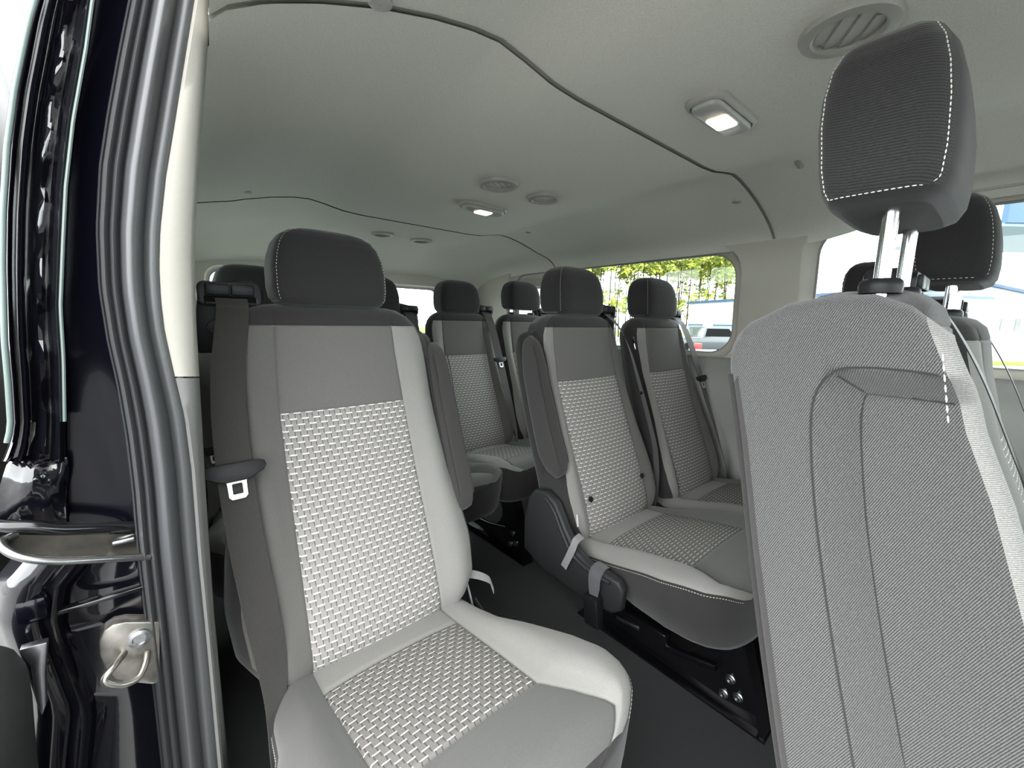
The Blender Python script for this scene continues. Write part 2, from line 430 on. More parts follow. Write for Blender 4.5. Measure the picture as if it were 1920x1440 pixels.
# outer skin with larger openings
def grow(b, g): return rrect(b[0]-g, b[1]+g, b[2]-g, b[3]+g, .09, 6)
ws = prism('body_side_skin', [(-1.65, -.3), (2.6, -.3), (2.6, 1.24), (.6, 1.30), (.5, 1.36), (-1.65, 1.36)], 'x', WX+.066, WX+.07, 'paint', wr, holes=[rrect(b[0]+.034, b[1]-.034, b[2]+.034, b[3]-.026, .09, 6) for b in (W2, W3, W4)])
# lower side trim with a soft ledge under the glass
prof = [(1.805, .785), (1.80, .765), (1.775, .735), (1.745, .70), (1.735, .665), (1.745, .60), (1.765, .52), (1.78, .40), (1.79, .2), (1.79, 0.)]
rows = [[(x+(.03 if False else 0), y, z) for x, z in prof] for y in (-1.6, -.5, .6, 1.5, 2.5)]
lt = grid('lower_side_trim', rows, 'lower_trim', wr, flip=True, thick=.004)

# rear wall with the two door windows
RY = 2.5
ha = window('window_4', 1, 'y', RY, .20, .865, .80, 1.16, .07, .05, .02, 'left rear door window, blown out white')
hb = window('window_5', 1, 'y', RY, .995, 1.52, .80, 1.135, .07, .05, .02, 'right rear door window, blown out white')
wb_ = prism('wall_rear', [(.0, 0), (1.86, 0), (1.86, 1.22), (.0, 1.22)], 'y', RY, RY+.004, 'beige_trim', holes=[ha, hb])
tag(wb_, 'rear doors of the van with beige trim around two windows', kind='structure')
prism('rear_skin', [(-.05, -.3), (1.93, -.3), (1.93, 1.35), (-.05, 1.35)], 'y', RY+.085, RY+.09, 'paint', wb_, holes=[rrect(.21, .855, .81, 1.15, .06, 6), rrect(1.005, 1.51, .81, 1.125, .06, 6)])
rows = [[(x, y, z) for y, z in ((2.5, .78), (2.485, .76), (2.47, .72), (2.465, .5), (2.47, .0))] for x in (0, .5, .92)]
grid('rear_door_card', rows, 'lower_trim', wb_, flip=False, thick=.004)
rows = [[(x, y, z) for y, z in ((2.5, .78), (2.485, .76), (2.47, .72), (2.465, .5), (2.47, .0))] for x in (.935, 1.4, 1.86)]
grid('rear_door_card', rows, 'lower_trim', wb_, flip=False, thick=.004)

# passenger side wall behind the door opening
wl = prism('wall_left', [(.70, 0), (2.5, 0), (2.5, 1.24), (.70, 1.24)], 'x', .020, .024, 'beige_trim', holes=[rrect(1.0, 2.2, .80, 1.18, .09, 6)])
tag(wl, "beige trim of the passenger's side wall behind the sliding door opening", kind='structure')
prism('body_side_skin', [(.70, -.3), (2.6, -.3), (2.6, 1.3), (.70, 1.3)], 'x', -.065, -.06, 'paint', wl, holes=[rrect(1.0, 2.2, .80, 1.18, .09, 6)])
gl = pydata('side_pane', [(-.02, y, z) for y, z in rrect(.99, 2.21, .79, 1.19, .09, 6)], [list(range(28))], 'glass', wl, smooth=False)
rows = [[(x, y, z) for x, z in ((.024, .80), (.027, .76), (.029, .70), (.028, .5), (.026, 0.))] for y in (.70, 1.2, 2.5)]
grid('lower_side_trim', rows, 'lower_trim', wl, flip=False, thick=.004)

# unseen cab end, added to limit daylight from the front: scuttle and windscreen, front passenger door, pillar ahead of the sliding door opening
wf = prism('wall_front', [(.0, -.3), (1.92, -.3), (1.92, .82), (.0, .82)], 'y', -1.66, -1.60, 'grey_plastic'); tag(wf, 'unseen dark scuttle and dashboard below the windscreen, added to limit light from the front', kind='structure')
rows = [[(x, y, z) for y, z in ((-1.60, .60), (-1.45, .66), (-1.25, .70), (-1.12, .66), (-1.08, .56), (-1.10, .42), (-1.2, .30))] for x in (.03, .9, 1.78)]
grid('dashboard', rows, 'grey_plastic', wf, thick=.01)
pydata('windscreen', [(.05, -1.95, .84), (1.85, -1.95, .84), (1.75, -1.62, 1.36), (.12, -1.62, 1.36)], [(0, 1, 2, 3)], 'glass', wf, smooth=False)
d2 = prism('door_2', [(-1.62, -.3), (-.62, -.3), (-.62, 1.30), (-1.55, 1.30)], 'x', -.06, .0, 'grey_plastic', holes=[rrect(-1.5, -.70, .80, 1.22, .06, 6)]); tag(d2, 'unseen closed front passenger door ahead of the camera, added to limit the light', kind='structure')
pydata('door_pane', [(-.03, y, z) for y, z in rrect(-1.51, -.69, .79, 1.23, .06, 6)], [list(range(28))], 'glass', d2, smooth=False)
t2 = prism('trim_2', [(-.05, -.60), (.06, -.60), (.06, -.48), (-.05, -.48)], 'z', -.3, 1.32, 'pillar_beige', bevel=.015); tag(t2, 'unseen pillar ahead of the sliding door opening, added with the cab end to limit the light', kind='structure')
sl = prism('trim_3', [(-.07, -.48), (.04, -.48), (.04, .62), (-.07, .62)], 'z', -.12, -.0, 'grey_plastic', bevel=.008); tag(sl, 'dark plastic step of the sliding door opening', kind='structure')

# ------------------------------------------------------------------ ceiling fixtures
def cpos(u, v):
    z = 1.34
    for _ in range(4):
        p = at(u, v, 'z', z); z = ceil_z(min(max(p[0], .08), 1.78), min(p[1], 2.3))
    return (p[0], p[1], z)
def vent(u, v, r, label, openv=True, ang=0., nslat=4, group=None):
    p = cpos(u, v); t = empty('ceiling_vent', p, label=label, cat='vent')
    if group: t['group'] = group
    q = r*.67
    lathe('ring', [(r, .004), (r, -.003), (r*.96, -.008), (r*.84, -.0095), (r*.74, -.010), (q*1.03, -.008), (q, -.002), (q*.98, .02)], 'vent', t, n=40)
    lathe('recess', [(q, .0), (q*.97, .022), (q*.2, .026), (.001, .027)], 'dark' if openv else 'vent', t, n=32)
    if openv:
        n = nslat
        for k in range(n):
            o = (k-(n-1)/2)*2*q/n*1.0
            L = 2*math.sqrt(max(1e-6, q*q-o*o))*.97
            rm = rotm('Z', ang) @ rotm('X', -7 if openv == 'closed' else 50)
            c = rotm('Z', ang) @ Vector((0, o, 0))
            rbox('slat', (L, (2*q/n*.90 if openv == 'closed' else .011), .0016), (c.x, c.y, -.0035 if openv == 'closed' else .003), 'vent', t, r=.0006, seg=1, rot=rm)
    else:
        lathe('cover_plate', [(q*1.0, -.002), (q*.9, .003), (q*.3, .0055), (.001, .006)], 'vent', t, n=32)
    return t
vent(1592, 52, .062, 'large round ceiling vent with wide closed slats above the nearest headrest', 'closed', 33., 4)
vent(935, 345, .062, 'round ceiling vent with thin open slats beside the second lamp', True, 31., 5)
vent(1021, 371, .060, 'round ceiling vent cover with plain closed plate right of the slatted one', False)
vent(717, 438, .052, 'dark oval ceiling vent in the rear headliner panel, left one', True, 10., 3)
vent(790, 450, .052, 'smaller rear ceiling vent with plain plate, right of the dark one', False)
def lamp(u, v, label, sx=.20, sy=.082, rot=0.):
    p = cpos(u, v); t = empty('ceiling_lamp', p, label=label, cat='lamp'); t.rotation_euler.z = math.radians(rot)
    def ring(a, b, z, r, n=8): return [(x, y, z) for x, y in rrect(-a/2, a/2, -b/2, b/2, r, n)]
    grid('bezel', [ring(sx, sy, .003, .03), ring(sx, sy, -.004, .03), ring(sx*.96, sy*.93, -.010, .028), ring(sx*.90, sy*.80, -.012, .024), ring(sx*.88, sy*.76, -.008, .022)], 'vent', t, closed=True)
    grid('housing', [ring(sx*.87, sy*.74, -.006, .022), ring(sx*.86, sy*.72, -.016, .022), ring(sx*.82, sy*.64, -.019, .020), ring(sx*.5, sy*.40, -.0195, .01), ring(.01, .01, -.0195, .004)], 'lamp_body', t, closed=True)
    a, b = sx*.30, sy*.50
    grid('lens', [ring(a, b, -.018, .006), ring(a, b, -.022, .006), ring(a*.9, b*.86, -.024, .006), ring(a*.86, b*.8, -.0225, .005), ring(.004, .004, -.0225, .0015)], 'lamp_lens', t, closed=True)
    lathe('led', [(.009, -.022), (.0085, -.026), (.005, -.0278), (.0005, -.0282)], 'lamp_led', t, n=16)
    ld = bpy.data.lights.new('lamp_light', 'AREA'); ld.size = .05; ld.energy = .15; ld.color = (1, .9, .75)
    lo = bpy.data.objects.new('lamp_light', ld); COL.objects.link(lo); lo.location = (0, 0, -.03); lo.parent = t
    return t
lamp(1355, 210, 'rectangular ceiling lamp, lit, nearest the camera behind the tall headrest')
lamp(906, 388, 'lit ceiling lamp in the middle panel beside the round vents')
def disc(u, v, r, label, mat='vent', sq=False):
    p = cpos(u, v)
    if sq:
        t = rbox('clip_cover', (.055, .016, .006), (0, 0, 0), mat, None, r=.006)
        t.location = p; t.rotation_euler = (0, .25, 0)
    else:
        t = lathe('clip_cover', [(r, .004), (r, -.002), (r*.8, -.004), (.0005, -.0045)], mat, n=20); t.location = p
    tag(t, label, 'clip'); return t
disc(712, 3, .016, 'round grey clip at the top edge of the headliner', 'lamp_body')
disc(463, 360, .013, 'small pale clip on the left of the rear ceiling joint')
disc(1382, 369, .014, 'small clip on the ceiling slope just behind the front joint')
disc(1487, 396, .02, 'flat oblong cover on the ceiling slope ahead of the front joint', 'vent', True)
disc(990, 461, .012, 'small clip at the right end of the rear ceiling joint')

# ================================================================== SEATS
WT = [(.28, .15), (.31, .18), (.36, .206), (.43, .213), (.50, .205), (.58, .192), (.70, .186), (.85, .184), (.885, .178), (.905, .168), (.925, .150), (.938, .128), (.944, .10), (.946, .07)]
YF = [(.28, -.225), (.324, -.232), (.40, -.207), (.45, -.188), (.6, -.128), (.739, -.0776), (.85, -.05), (.903, -.0415), (.925, -.034), (.938, -.020), (.946, .004)]
YB = [(.28, -.12), (.45, -.065), (.6, -.012), (.75, .034), (.88, .062), (.915, .062), (.935, .048), (.946, .024)]
ZP, ZU = .739, .903
def backrest(T, c0=.124, ws=1., tb=0., xl=0., xr=0., top='shell', bs=1):
    """closed padded backrest split into its sewn panels; xl/xr trim the half width at a side that has an armrest bay"""
    zs = sorted(set([round(z, 4) for z in list(np.arange(.30, .90, .02))+[.28, .29, ZP-.006, ZP-.0035, ZP, ZP+.0035, ZP+.006, ZU-.005, ZU-.0025, ZU, ZU+.0025, ZU+.006, .915, .925, .932, .938, .942, .945, .946]]))
    rows = []; uvs = []; cols = None
    for z in zs:
        w = itp(z, WT)*ws; yf = itp(z, YF); yb = itp(z, YB)+tb*(1 if z < .93 else .5); c = c0*itp(z, [(.3, 1.03), (.74, 1.0), (.9, .94)])
        c = min(c, w*.80); ym = (yf+yb)/2; h = (yb-yf)/2
        g = .004
        seamz = max(0, 1-abs(z-ZP)/.004)*.0025+max(0, 1-abs(z-ZU)/.003)*.0025
        fr = [(-1, -w+.0), (-1, -w*.996), (-1, -w*.98), (-1, -w*.95)]
        X = [-w, -w*.997, -w*.985, -w*.96, -w*.925]+[-w*.925+(w*.925-c-.007)*k/5 for k in range(1, 6)]+[-c-.003, -c, -c+.003, -c+.008]
        X += [(-c+.008)+(2*c-.016)*k/9 for k in range(1, 9)]
        X += [-x for x in X[:14][::-1]]
        xl_, xr_ = (q*sm((z-.42)/.06) if top == 'shell' else q for q in (xl, xr))
        row = []; ur = []
        bl = itp(z, [(.28, .01), (.36, .026), (.6, .026), (.8, .014), (.9, .004), (.946, 0)])
        for x in X:
            s = abs(x)/w; e = (max(0., 1-s**5.5))**(1/2.6)
            b = bl*sm((abs(x)-c)/(max(.01, (w-c)*.55))) if abs(x) > c else -.0+.006*(1-(x/c)**2)
            y = ym-(h+b)*e
            groove = max(0, 1-abs(abs(x)-c)/.0035)*.0035 if z < ZU+.01 else 0
            if abs(x) < c+.001 or abs(z-ZU) < .01: groove = max(groove, seamz)
            y += groove
            row.append((max(-(w-xl_), min(w-xr_, x)), y, z)); ur.append((x, z*1.06))
        nf = len(X)
        Bx = [w*(1-2*k/13) for k in range(1, 13)]
        for x in Bx:
            s = abs(x)/w; e = (max(0., 1-s**5.5))**(1/3)
            row.append((max(-(w-xl_), min(w-xr_, x)), ym+h*e, z)); ur.append((x, z))
        rows.append(row); uvs.append(ur)
    nf = len(X)
    def zone(i, j):
        z = (zs[i]+zs[i+1])/2
        if z > ZU or j >= nf-1: return 'shell'
        if j < 4 or j >= nf-5: return 'shell'
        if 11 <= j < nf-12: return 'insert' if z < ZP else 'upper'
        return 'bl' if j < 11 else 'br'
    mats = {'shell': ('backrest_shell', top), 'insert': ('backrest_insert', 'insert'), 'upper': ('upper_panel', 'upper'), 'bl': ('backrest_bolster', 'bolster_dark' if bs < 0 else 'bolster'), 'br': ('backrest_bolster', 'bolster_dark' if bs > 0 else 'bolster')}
    out = zoned(rows, uvs, zone, mats, T, capz=('shell', [0, len(rows)-1]))
    return out, rows, X, zs

CW = [(-.16, .165), (-.20, .185), (-.26, .190), (-.34, .196), (-.42, .215), (-.50, .232), (-.56, .236), (-.60, .230), (-.63, .212), (-.65, .180), (-.662, .14), (-.668, .09)]
CZ = [(-.16, .300), (-.22, .308), (-.29, .316), (-.40, .336), (-.524, .357), (-.58, .370), (-.62, .375), (-.645, .369), (-.658, .357), (-.668, .344)]
def cushion(T, c0=.127, ws=1., st=True, bs=1):
    ys = sorted(set([round(y, 4) for y in [-.16, -.18, -.20, -.22, -.24, -.26, -.275, -.285, -.2885, -.292, -.30]+list(np.arange(-.32, -.51, -.02))+[-.515, -.5205, -.524, -.5275, -.535, -.55, -.565, -.58, -.595, -.61, -.622, -.634, -.644, -.652, -.658, -.663, -.668]]), reverse=True)
    rows = []; uvs = []
    for y in ys:
        w = itp(y, CW)*ws; zt = itp(y, CZ); zs_ = itp(y, [(-.16, .275), (-.26, .280), (-.34, .298), (-.45, .338), (-.56, .368), (-.63, .374), (-.658, .354), (-.668, .342)])
        zb = itp(y, [(-.16, .20), (-.40, .205), (-.56, .222), (-.64, .232), (-.660, .240), (-.668, .25)])
        c = c0*itp(y, [(-.30, 1.02), (-.524, .98), (-.60, 1.25), (-.66, 1.5)]); c = min(c, w*.82)
        X = [-w, -w*.994, -w*.975, -w*.94, -w*.90]+[-w*.90+(w*.90-c-.007)*k/4 for k in range(1, 5)]+[-c-.003, -c, -c+.003, -c+.008]
        X += [(-c+.008)+(2*c-.016)*k/9 for k in range(1, 9)]; X += [-x for x in X[:13][::-1]]
        row = []; ur = []
        bl = itp(y, [(-.16, .005), (-.25, .018), (-.4, .030), (-.56, .030), (-.63, .018), (-.655, .004), (-.668, 0)])
        sz = max(0, 1-abs(y+.2885)/.0035)*.003+max(0, 1-abs(y+.524)/.0035)*.003
        for x in X:
            s = abs(x)/w; e = (max(0., 1-s**4))**(1/2.3)
            b = bl*sm((abs(x)-c)/(max(.01, (w-c)*.5))) if abs(x) > c else .005*(1-(x/c)**2)
            z = zs_+(zt+b-zs_)*e
            g = max(0, 1-abs(abs(x)-c)/.0035)*.004
            if abs(x) < c+.001: g = max(g, sz)
            row.append((x, y, z-g)); ur.append((x, y*1.02))
        sk = [(w+.0035, zs_-.002), (w+.004, zs_-.006), (w+.002, zs_-.03), (w-.004, (zs_+zb)/2), (w-.016, zb+.018), (w-.035, zb)]
        for x, z in sk: row.append((x, y, z)); ur.append((y, z))
        row.append((0, y, zb)); ur.append((0, y))
        for x, z in sk[::-1]: row.append((-x, y, z)); ur.append((y, z))
        rows.append(row); uvs.append(ur)
    nf = len(X)
    def zone(i, j):
        y = (ys[i]+ys[i+1])/2
        if j >= nf-1: return 'skirt'
        if y < -.657: return 'skirt'
        if 10 <= j < nf-11:
            if y > -.2885: return 'rear'
            return 'insert' if y > -.524 else 'front'
        return 'bl' if j < 10 else 'br'
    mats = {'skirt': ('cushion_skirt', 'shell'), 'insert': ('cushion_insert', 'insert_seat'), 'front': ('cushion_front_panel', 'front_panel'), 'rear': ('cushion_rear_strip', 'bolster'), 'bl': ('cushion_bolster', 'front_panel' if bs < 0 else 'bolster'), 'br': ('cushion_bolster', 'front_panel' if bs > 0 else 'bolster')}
    zoned(rows, uvs, zone, mats, T, capz=('skirt', [0, len(rows)-1]))
    if st:
        for k in (0, nf-1):
            off = -.0035 if k == 0 else .0035
            stitches('stitching', [(r[k][0]+off*1.2, r[k][1], r[k][2]-.0045) for r in rows[3:-3]], T, .006, .0038, .0007)

HZ = [(0, .088, .034), (.006, .102, .045), (.018, .111, .051), (.04, .114, .054), (.08, .1135, .055), (.11, .109, .053), (.135, .101, .048), (.152, .090, .040), (.163, .074, .030), (.169, .055, .020), (.172, .03, .011)]
def headrest(T, dz=0., st=True, sc=1., hs=1., ds=1., dy=0.):
    H = empty('headrest'); H.parent = T; H.location = (0, .012+dy, .940+dz)
    rows = []; uvs = []; n = 56
    def pt(a, z, w, h, y0=0):
        c, s = math.cos(a), math.sin(a); e = 2/5.5; z *= .90*hs; h *= ds
        return (w*sc*math.copysign(abs(c)**e, c), y0+h*math.copysign(abs(s)**e, s), z)
    fine = []
    for i in range(len(HZ)-1):
        for k in range(3):
            t = k/3; fine.append(tuple(HZ[i][q]*(1-t)+HZ[i+1][q]*t for q in range(3)))
    fine.append(HZ[-1])
    A = []
    for j in range(n): A.append(2*PI*j/n)
    for z, w, h in fine:
        y0 = itp(z, [(0, -.004), (.05, 0), (.17, .012)])
        rows.append([pt(a, z*1.02, w, h, y0) for a in A]); uvs.append([(a*.08, z) for a in A])
    def zone(i, j):
        a = A[j]+PI/n
        s = abs(math.cos(a))
        return ('side' if math.cos(a) < 0 else 'side_b') if s > .72 and 3 < i < len(fine)-5 else 'main'
    zoned(rows, uvs, zone, {'main': ('headrest_cover', 'headrest'), 'side': ('headrest_side_panel', 'twill_fine' if st == 'big' else 'headrest'), 'side_b': ('headrest_side_panel', 'headrest')}, H, capz=('main', [0, len(rows)-1]))
    if st:
        for sgn in ((-1, 1) if st != 'big' else (-1,)):
            path = []
            for i in range(len(fine)-5, 4, -1):
                z, w, h = fine[i]; y0 = itp(z, [(0, -.004), (.05, 0), (.17, .012)])
                p = pt(PI+.62 if sgn < 0 else -.62, z*1.02, w, h, y0); path.append((p[0]*1.006, p[1], p[2]))
            for k in range(1, 10):
                z, w, h = fine[4]; a = PI+.62-1.24*k/10 if sgn < 0 else -.62+1.24*k/10; p = pt(a, z*1.02, w, h, 0); path.append((p[0]*1.008, p[1], p[2]))
            for i in range(5, len(fine)-5):
                z, w, h = fine[i]; y0 = itp(z, [(0, -.004), (.05, 0), (.17, .012)])
                p = pt(PI-.62 if sgn < 0 else .62, z*1.02, w, h, y0); path.append((p[0]*1.006, p[1], p[2]))
            stitches('stitching', path, H, .0052 if st == 'big' else .0065, .0035, .0008 if st == 'big' else .0005)
    for s in (-1, 1):
        p = tube('post', [(s*.072, -.004-dy, -.06-dz), (s*.072, -.004-dy, .03)], .0075, 'chrome', H, n=16)
    for s in (-1, 1):
        q = lathe('post_sleeve', [(.019, -.004), (.020, .004), (.019, .009), (.016, .012), (.009, .0125)], 'black_plastic', T, n=24, loc=(s*.072, .008, .942), rot=None)
    return H
def belt_guide(T, sg, x=.165):
    """moulded tower on the shoulder of the backrest that the belt runs out of"""
    G = empty('belt_guide'); G.parent = T; G.location = (sg*x, .03, .910)
    prism('tower', [(-.052, -.06), (.052, -.06), (.056, .0), (.05, .045), (.035, .066), (-.03, .078), (-.05, .07), (-.056, .045)] if sg > 0 else [(-.056, -.06), (.052, -.06), (.056, .045), (.05, .07), (.03, .078), (-.035, .066), (-.05, .045), (-.056, 0)], 'y', -.022, .03, 'black_plastic', G, bevel=.006)
    prism('bezel', rrect(-.050, .050, .026, .070, .012, 5), 'y', -.030, -.018, 'black_plastic', G, holes=[rrect(-.040, .040, .033, .044, .003, 3)], bevel=.002)
    pydata('slot', [(a, -.0235, b) for a, b in rrect(-.041, .041, .032, .045, .004, 3)], [list(range(16))], 'dark', G)
    for k in (-1, 1): rbox('cap_half', (.037, .010, .020), (k*.0195, -.031, .056), 'black_plastic', G, r=.003)
    rbox('lip', (.080, .012, .006), (0, -.034, .031), 'black_plastic', G, r=.0025)
    prism('side_boss', rrect(-.04, .042, -.025, .0, .012, 4), 'y', -.026, -.02, 'grey_plastic', G, bevel=.002)
    return G
def tongue(parent, p, side, down, nrm, s=1.):
    """belt tongue: black bar with a slotted steel plate"""
    Mx = Matrix((Vector(side).normalized(), Vector(nrm).normalized(), Vector(down).normalized())).transposed()
    mw = Matrix.Translation(p) @ Mx.to_4x4() @ Matrix.Scale(s, 4)
    me = [(-.040, -.006), (-.038, -.013), (-.030, -.016), (.030, -.016), (.038, -.013), (.040, -.006), (.036, .001), (.022, .008), (.014, .011), (-.014, .011), (-.022, .008), (-.036, .001)]
    b = prism('grip', me, 'y', -.004, .004, 'black_plastic', None, bevel=.002)
    out = [(-.020, .004), (-.012, .012), (-.0115, .032), (-.008, .036), (.008, .036), (.0115, .032), (.012, .012), (.020, .004), (.016, .002), (.010, .008), (-.010, .008), (-.016, .002)]
    c = prism('plate', out, 'y', -.0012, .0012, 'tongue', None, holes=[rrect(-.0065, .0065, .0135, .029, .0015, 2)])
    # a tongue is one part of the belt: join plate and grip as two materials
    bm = bmesh.new(); bm.from_mesh(b.data); k = len(bm.faces); bm.from_mesh(c.data); bm.faces.ensure_lookup_table()
    for i in range(k, len(bm.faces)): bm.faces[i].material_index = 1
    me2 = bpy.data.meshes.new('belt_tongue'); bm.to_mesh(me2); bm.free()
    me2.materials.append(MT['black_plastic']); me2.materials.append(MT['tongue'])
    for q in (b, c): bpy.data.objects.remove(q)
    o = bpy.data.objects.new('belt_tongue', me2); COL.objects.link(o); o.parent = parent; o.matrix_local = mw
    return o
def belt(T, sg, x=.165, tz=.74, end=(.20, -.10, .12), mid=None):
    """shoulder belt from the guide down over the outer bolster to the floor anchor"""
    X = sg*x
    pts = [(X, .0, .948), (X, -.012, .938), (X, -.035, .915), (X-sg*.002, -.075, .84), (X, -.115, .74), (X+sg*.002, -.16, .62), (X+sg*.004, -.215, .48), (X+sg*.012, -.25, .36), (X+sg*.03, -.24, .27), (X+sg*.045, -.20, .18)]
    B = ribbon('seat_belt', pts, .046, [(1, 0, 0), (1, 0, 0), (1, 0, 0), (1, 0, .02), (1, 0, 0), (1, .15, 0), (1, .35, 0), (.8, .6, 0), (.6, .8, 0), (.4, .9, 0)], 'belt', T)
    tg = Vector((0, -.4, -1)).normalized()
    yy = float(np.interp(tz, [p[2] for p in pts[::-1]], [p[1] for p in pts[::-1]]))
    tongue(B, (X, yy-.004, tz), (1, 0, .06), (0, -.36, -1), (0, -1, .36))
    return B
def armrest(T, sg, x, tb=0., z1=.885, z0=.475, yo=0.):
    """folded-up armrest standing in its bay"""
    n = 26; rows = []; A = 28
    for i in range(n+1):
        t = i/n; z = z0+(z1-z0)*t
        yc = itp(z, [(.47, -.150), (.6, -.098), (.75, -.046), (.885, -.015)])+yo
        e = min(1, math.sqrt(max(0, 1-((.075-(z-z0))/.075)**2)) if z-z0 < .075 else 1)
        e2 = math.sqrt(max(0, 1-((.04-(z1-z))/.04)**2)) if z1-z < .04 else 1
        e = max(.06, min(e, e2)); hy = .042*e*itp(t, [(0, 1.1), (.8, .9), (1, .6)]); hx = .024*(.35+.65*e)*itp(t, [(0, 1.05), (.7, 1), (1, .7)])
        rows.append([(x+hx*math.copysign(abs(math.cos(2*PI*k/A))**.5, math.cos(2*PI*k/A)), yc+hy*math.copysign(abs(math.sin(2*PI*k/A))**.5, math.sin(2*PI*k/A)), z) for k in range(A)])
    a = grid('armrest', rows, 'arm', T, closed=True, caps=True, flip=False)
    # sewn welt round the pad
    for s in (-1, 1):
        tube('welt', [(x+s*.020, r[int(A*.75)][1]-.0005+(.004), r[0][2]) for r in rows[3:-2]], .0012, 'shell', a, n=6)
    return a
def side_panel(T, sg, x0, x1, back, front, ztop, zbot, rec, D, mat='shell', nz=70, ny=44, wd=.022, light=2., R=.028, tw=None, wb=.022, wt=.022):
    """padded side of the backrest with the armrest bay pressed into it.
       rec = (tab y back(z), z top, z bottom)"""
    rows = []; uvs = []
    for i in range(nz+1):
        t = i/nz; row = []; ur = []
        for j in range(ny+1):
            s = j/ny
            zt = itp(s, ztop); z = zbot+(zt-zbot)*t
            yb, yf = itp(z, back), itp(z, front); y = yb*(1-s)+yf*s
            eb, ef, et = (yb-y), (y-yf), (zt-z)
            def rd(e, r): return r-math.sqrt(max(0, r*r-(r-e)**2)) if e < r else 0
            x = rd(eb, R)+rd(et, R)+rd(ef, .018)
            yr = itp(z, rec[0])
            a, b_, c_ = yr-y, rec[1]-z-(.0 if True else 0), z-rec[2]
            sd = min(a/wb, b_/wt, c_/wd)
            x += D*max(0., min(1., sd))
            row.append((sg*(x0)+(-sg)*x*1.0, y, z)); ur.append((y, z))
        rows.append(row); uvs.append(ur)
    def zone(i, j): return 'l' if (j+.5)/ny > light else 'e' if tw and (j+.5)/ny < .075 and i < nz*.93 else 'd'
    o = zoned(rows, uvs, zone, {'l': ('side_front_edge', 'light_woven' if tw else 'bolster'), 'd': ('side_panel', mat), 'e': ('fleece_edge', 'arm')}, T, closed=False, flip=(sg > 0))
    # inner closing surfaces
    for nm, idx in (('side_panel_return', -1),):
        rr = [[r[0], (sg*x1, r[0][1]-.006, r[0][2])] for r in rows]
        tp = [[p, (sg*x1, p[1], p[2]-.006)] for p in rows[-1]]
        grid('side_panel_return', rr+[]+tp, 'shell', T)
    return rows
def frame(T, x, w=.03):
    """glossy black leg plate with oval window, flange, bolts"""
    out = [(-.685, 0), (-.66, .0), (-.40, .012), (-.30, .0), (-.17, .0), (-.17, .03), (-.23, .06), (-.24, .25), (-.60, .265), (-.64, .20)]
    hole = [(-.46+.085*math.cos(a)-.02*math.sin(a), .135+.07*math.sin(a)) for a in [2*PI*k/16 for k in range(16)]]
    L = prism('leg_plate', out, 'x', x-.004, x+.004, 'gloss_black', T, holes=[hole], bevel=.002)
    prism('flange', [(-.70, 0), (-.64, .20), (-.61, .266), (-.603, .266), (-.633, .20), (-.69, .0)], 'x', x-.022, x+.022, 'gloss_black', L)
    prism('flange', [(-.70, 0), (-.16, 0), (-.16, .006), (-.70, .006)], 'x', x-.025, x+.025, 'gloss_black', L)
    for yy, zz in ((-.632, .055), (-.600, .040), (-.612, .088)):
        lathe('bolt', [(.0115, 0), (.0115, .002), (.009, .0035), (.009, .007), (.006, .008), (.0005, .006)], 'steel', L, n=12, loc=(x-.004, yy, zz), rot=rotm('Y', -90))
    tube('tube_rail', smoothpath([(x-.01, -.58, .10), (x-.014, -.46, .075), (x-.014, -.36, .075), (x-.008, -.26, .12)], 4), .009, 'gloss_black', L, n=10)
    return L

def seat(name, label, x, y, zo=0., ws=1., c0=.124, tb=0., arm=0, guide=1, hz=0., st=True, group=None, frame_x=None, beltz=.74, side=None, gx=.165, bel=True, cush=True):
    T = empty(name, (x, y, zo), label=label, cat='seat', group=group)
    backrest(T, c0, ws, tb, xl=.0 if arm != -1 else .019, xr=.0, bs=guide)
    if cush: cushion(T, c0*1.02, ws if ws < 1.05 else 1.05, st, guide)
    headrest(T, hz, st)
    if guide: belt_guide(T, guide, gx)
    if guide and bel: belt(T, guide, gx, beltz)
    return T

GA = None
# --- nearest single seat, left
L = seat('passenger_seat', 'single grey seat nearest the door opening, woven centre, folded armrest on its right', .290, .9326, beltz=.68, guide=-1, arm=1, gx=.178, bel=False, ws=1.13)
BKg = [(.30, -.10), (.45, -.060), (.6, -.005), (.75, .04), (.9, .07)]
FRg = [(.30, -.20), (.45, -.175), (.6, -.125), (.739, -.074), (.84, -.040), (.9, -.018)]
TOPg = [(0, .79), (.12, .85), (.35, .884), (.7, .892), (.9, .880), (1, .860)]
RECg = ([(.30, -.09), (.45, -.10), (.6, -.050), (.75, .0), (.9, .03)], .90, .475)
side_panel(L, 1, .250, .18, BKg, FRg, TOPg, .475, (RECg[0], .90, -.5), .035)
armrest(L, 1, .229, z1=.864, z0=.475, yo=-.006)
# belt of that seat, drawn with its own fall
bp_ = [(-.178, -.004, .950), (-.178, -.014, .940), (-.182, -.035, .915), (-.200, -.080, .82), (-.208, -.125, .71), (-.206, -.175, .58), (-.196, -.225, .44), (-.190, -.255, .34), (-.200, -.275, .24), (-.205, -.270, .15)]
LB = ribbon('seat_belt', bp_, .050, [(1, 0, 0), (1, 0, 0), (1, 0, 0), (1, 0, 0), (1, -.05, 0), (1, .0, 0), (.95, .2, 0), (.75, .6, 0), (.4, .9, 0), (.2, 1, 0)], 'belt', L)
tongue(LB, (-.209, -.152, .665), (1, 0, .04), (0, -.36, -1), (0, -1, .36), 1.12)
stitches('stitching', [(x_, -.036 if abs(x_) < .12 else -.030, .908-(abs(x_)/.17)**4*.02) for x_ in np.linspace(-.165, .165, 60)], L, .006, .0035, .0005)
frame(L, .10)
frame(L, -.12)
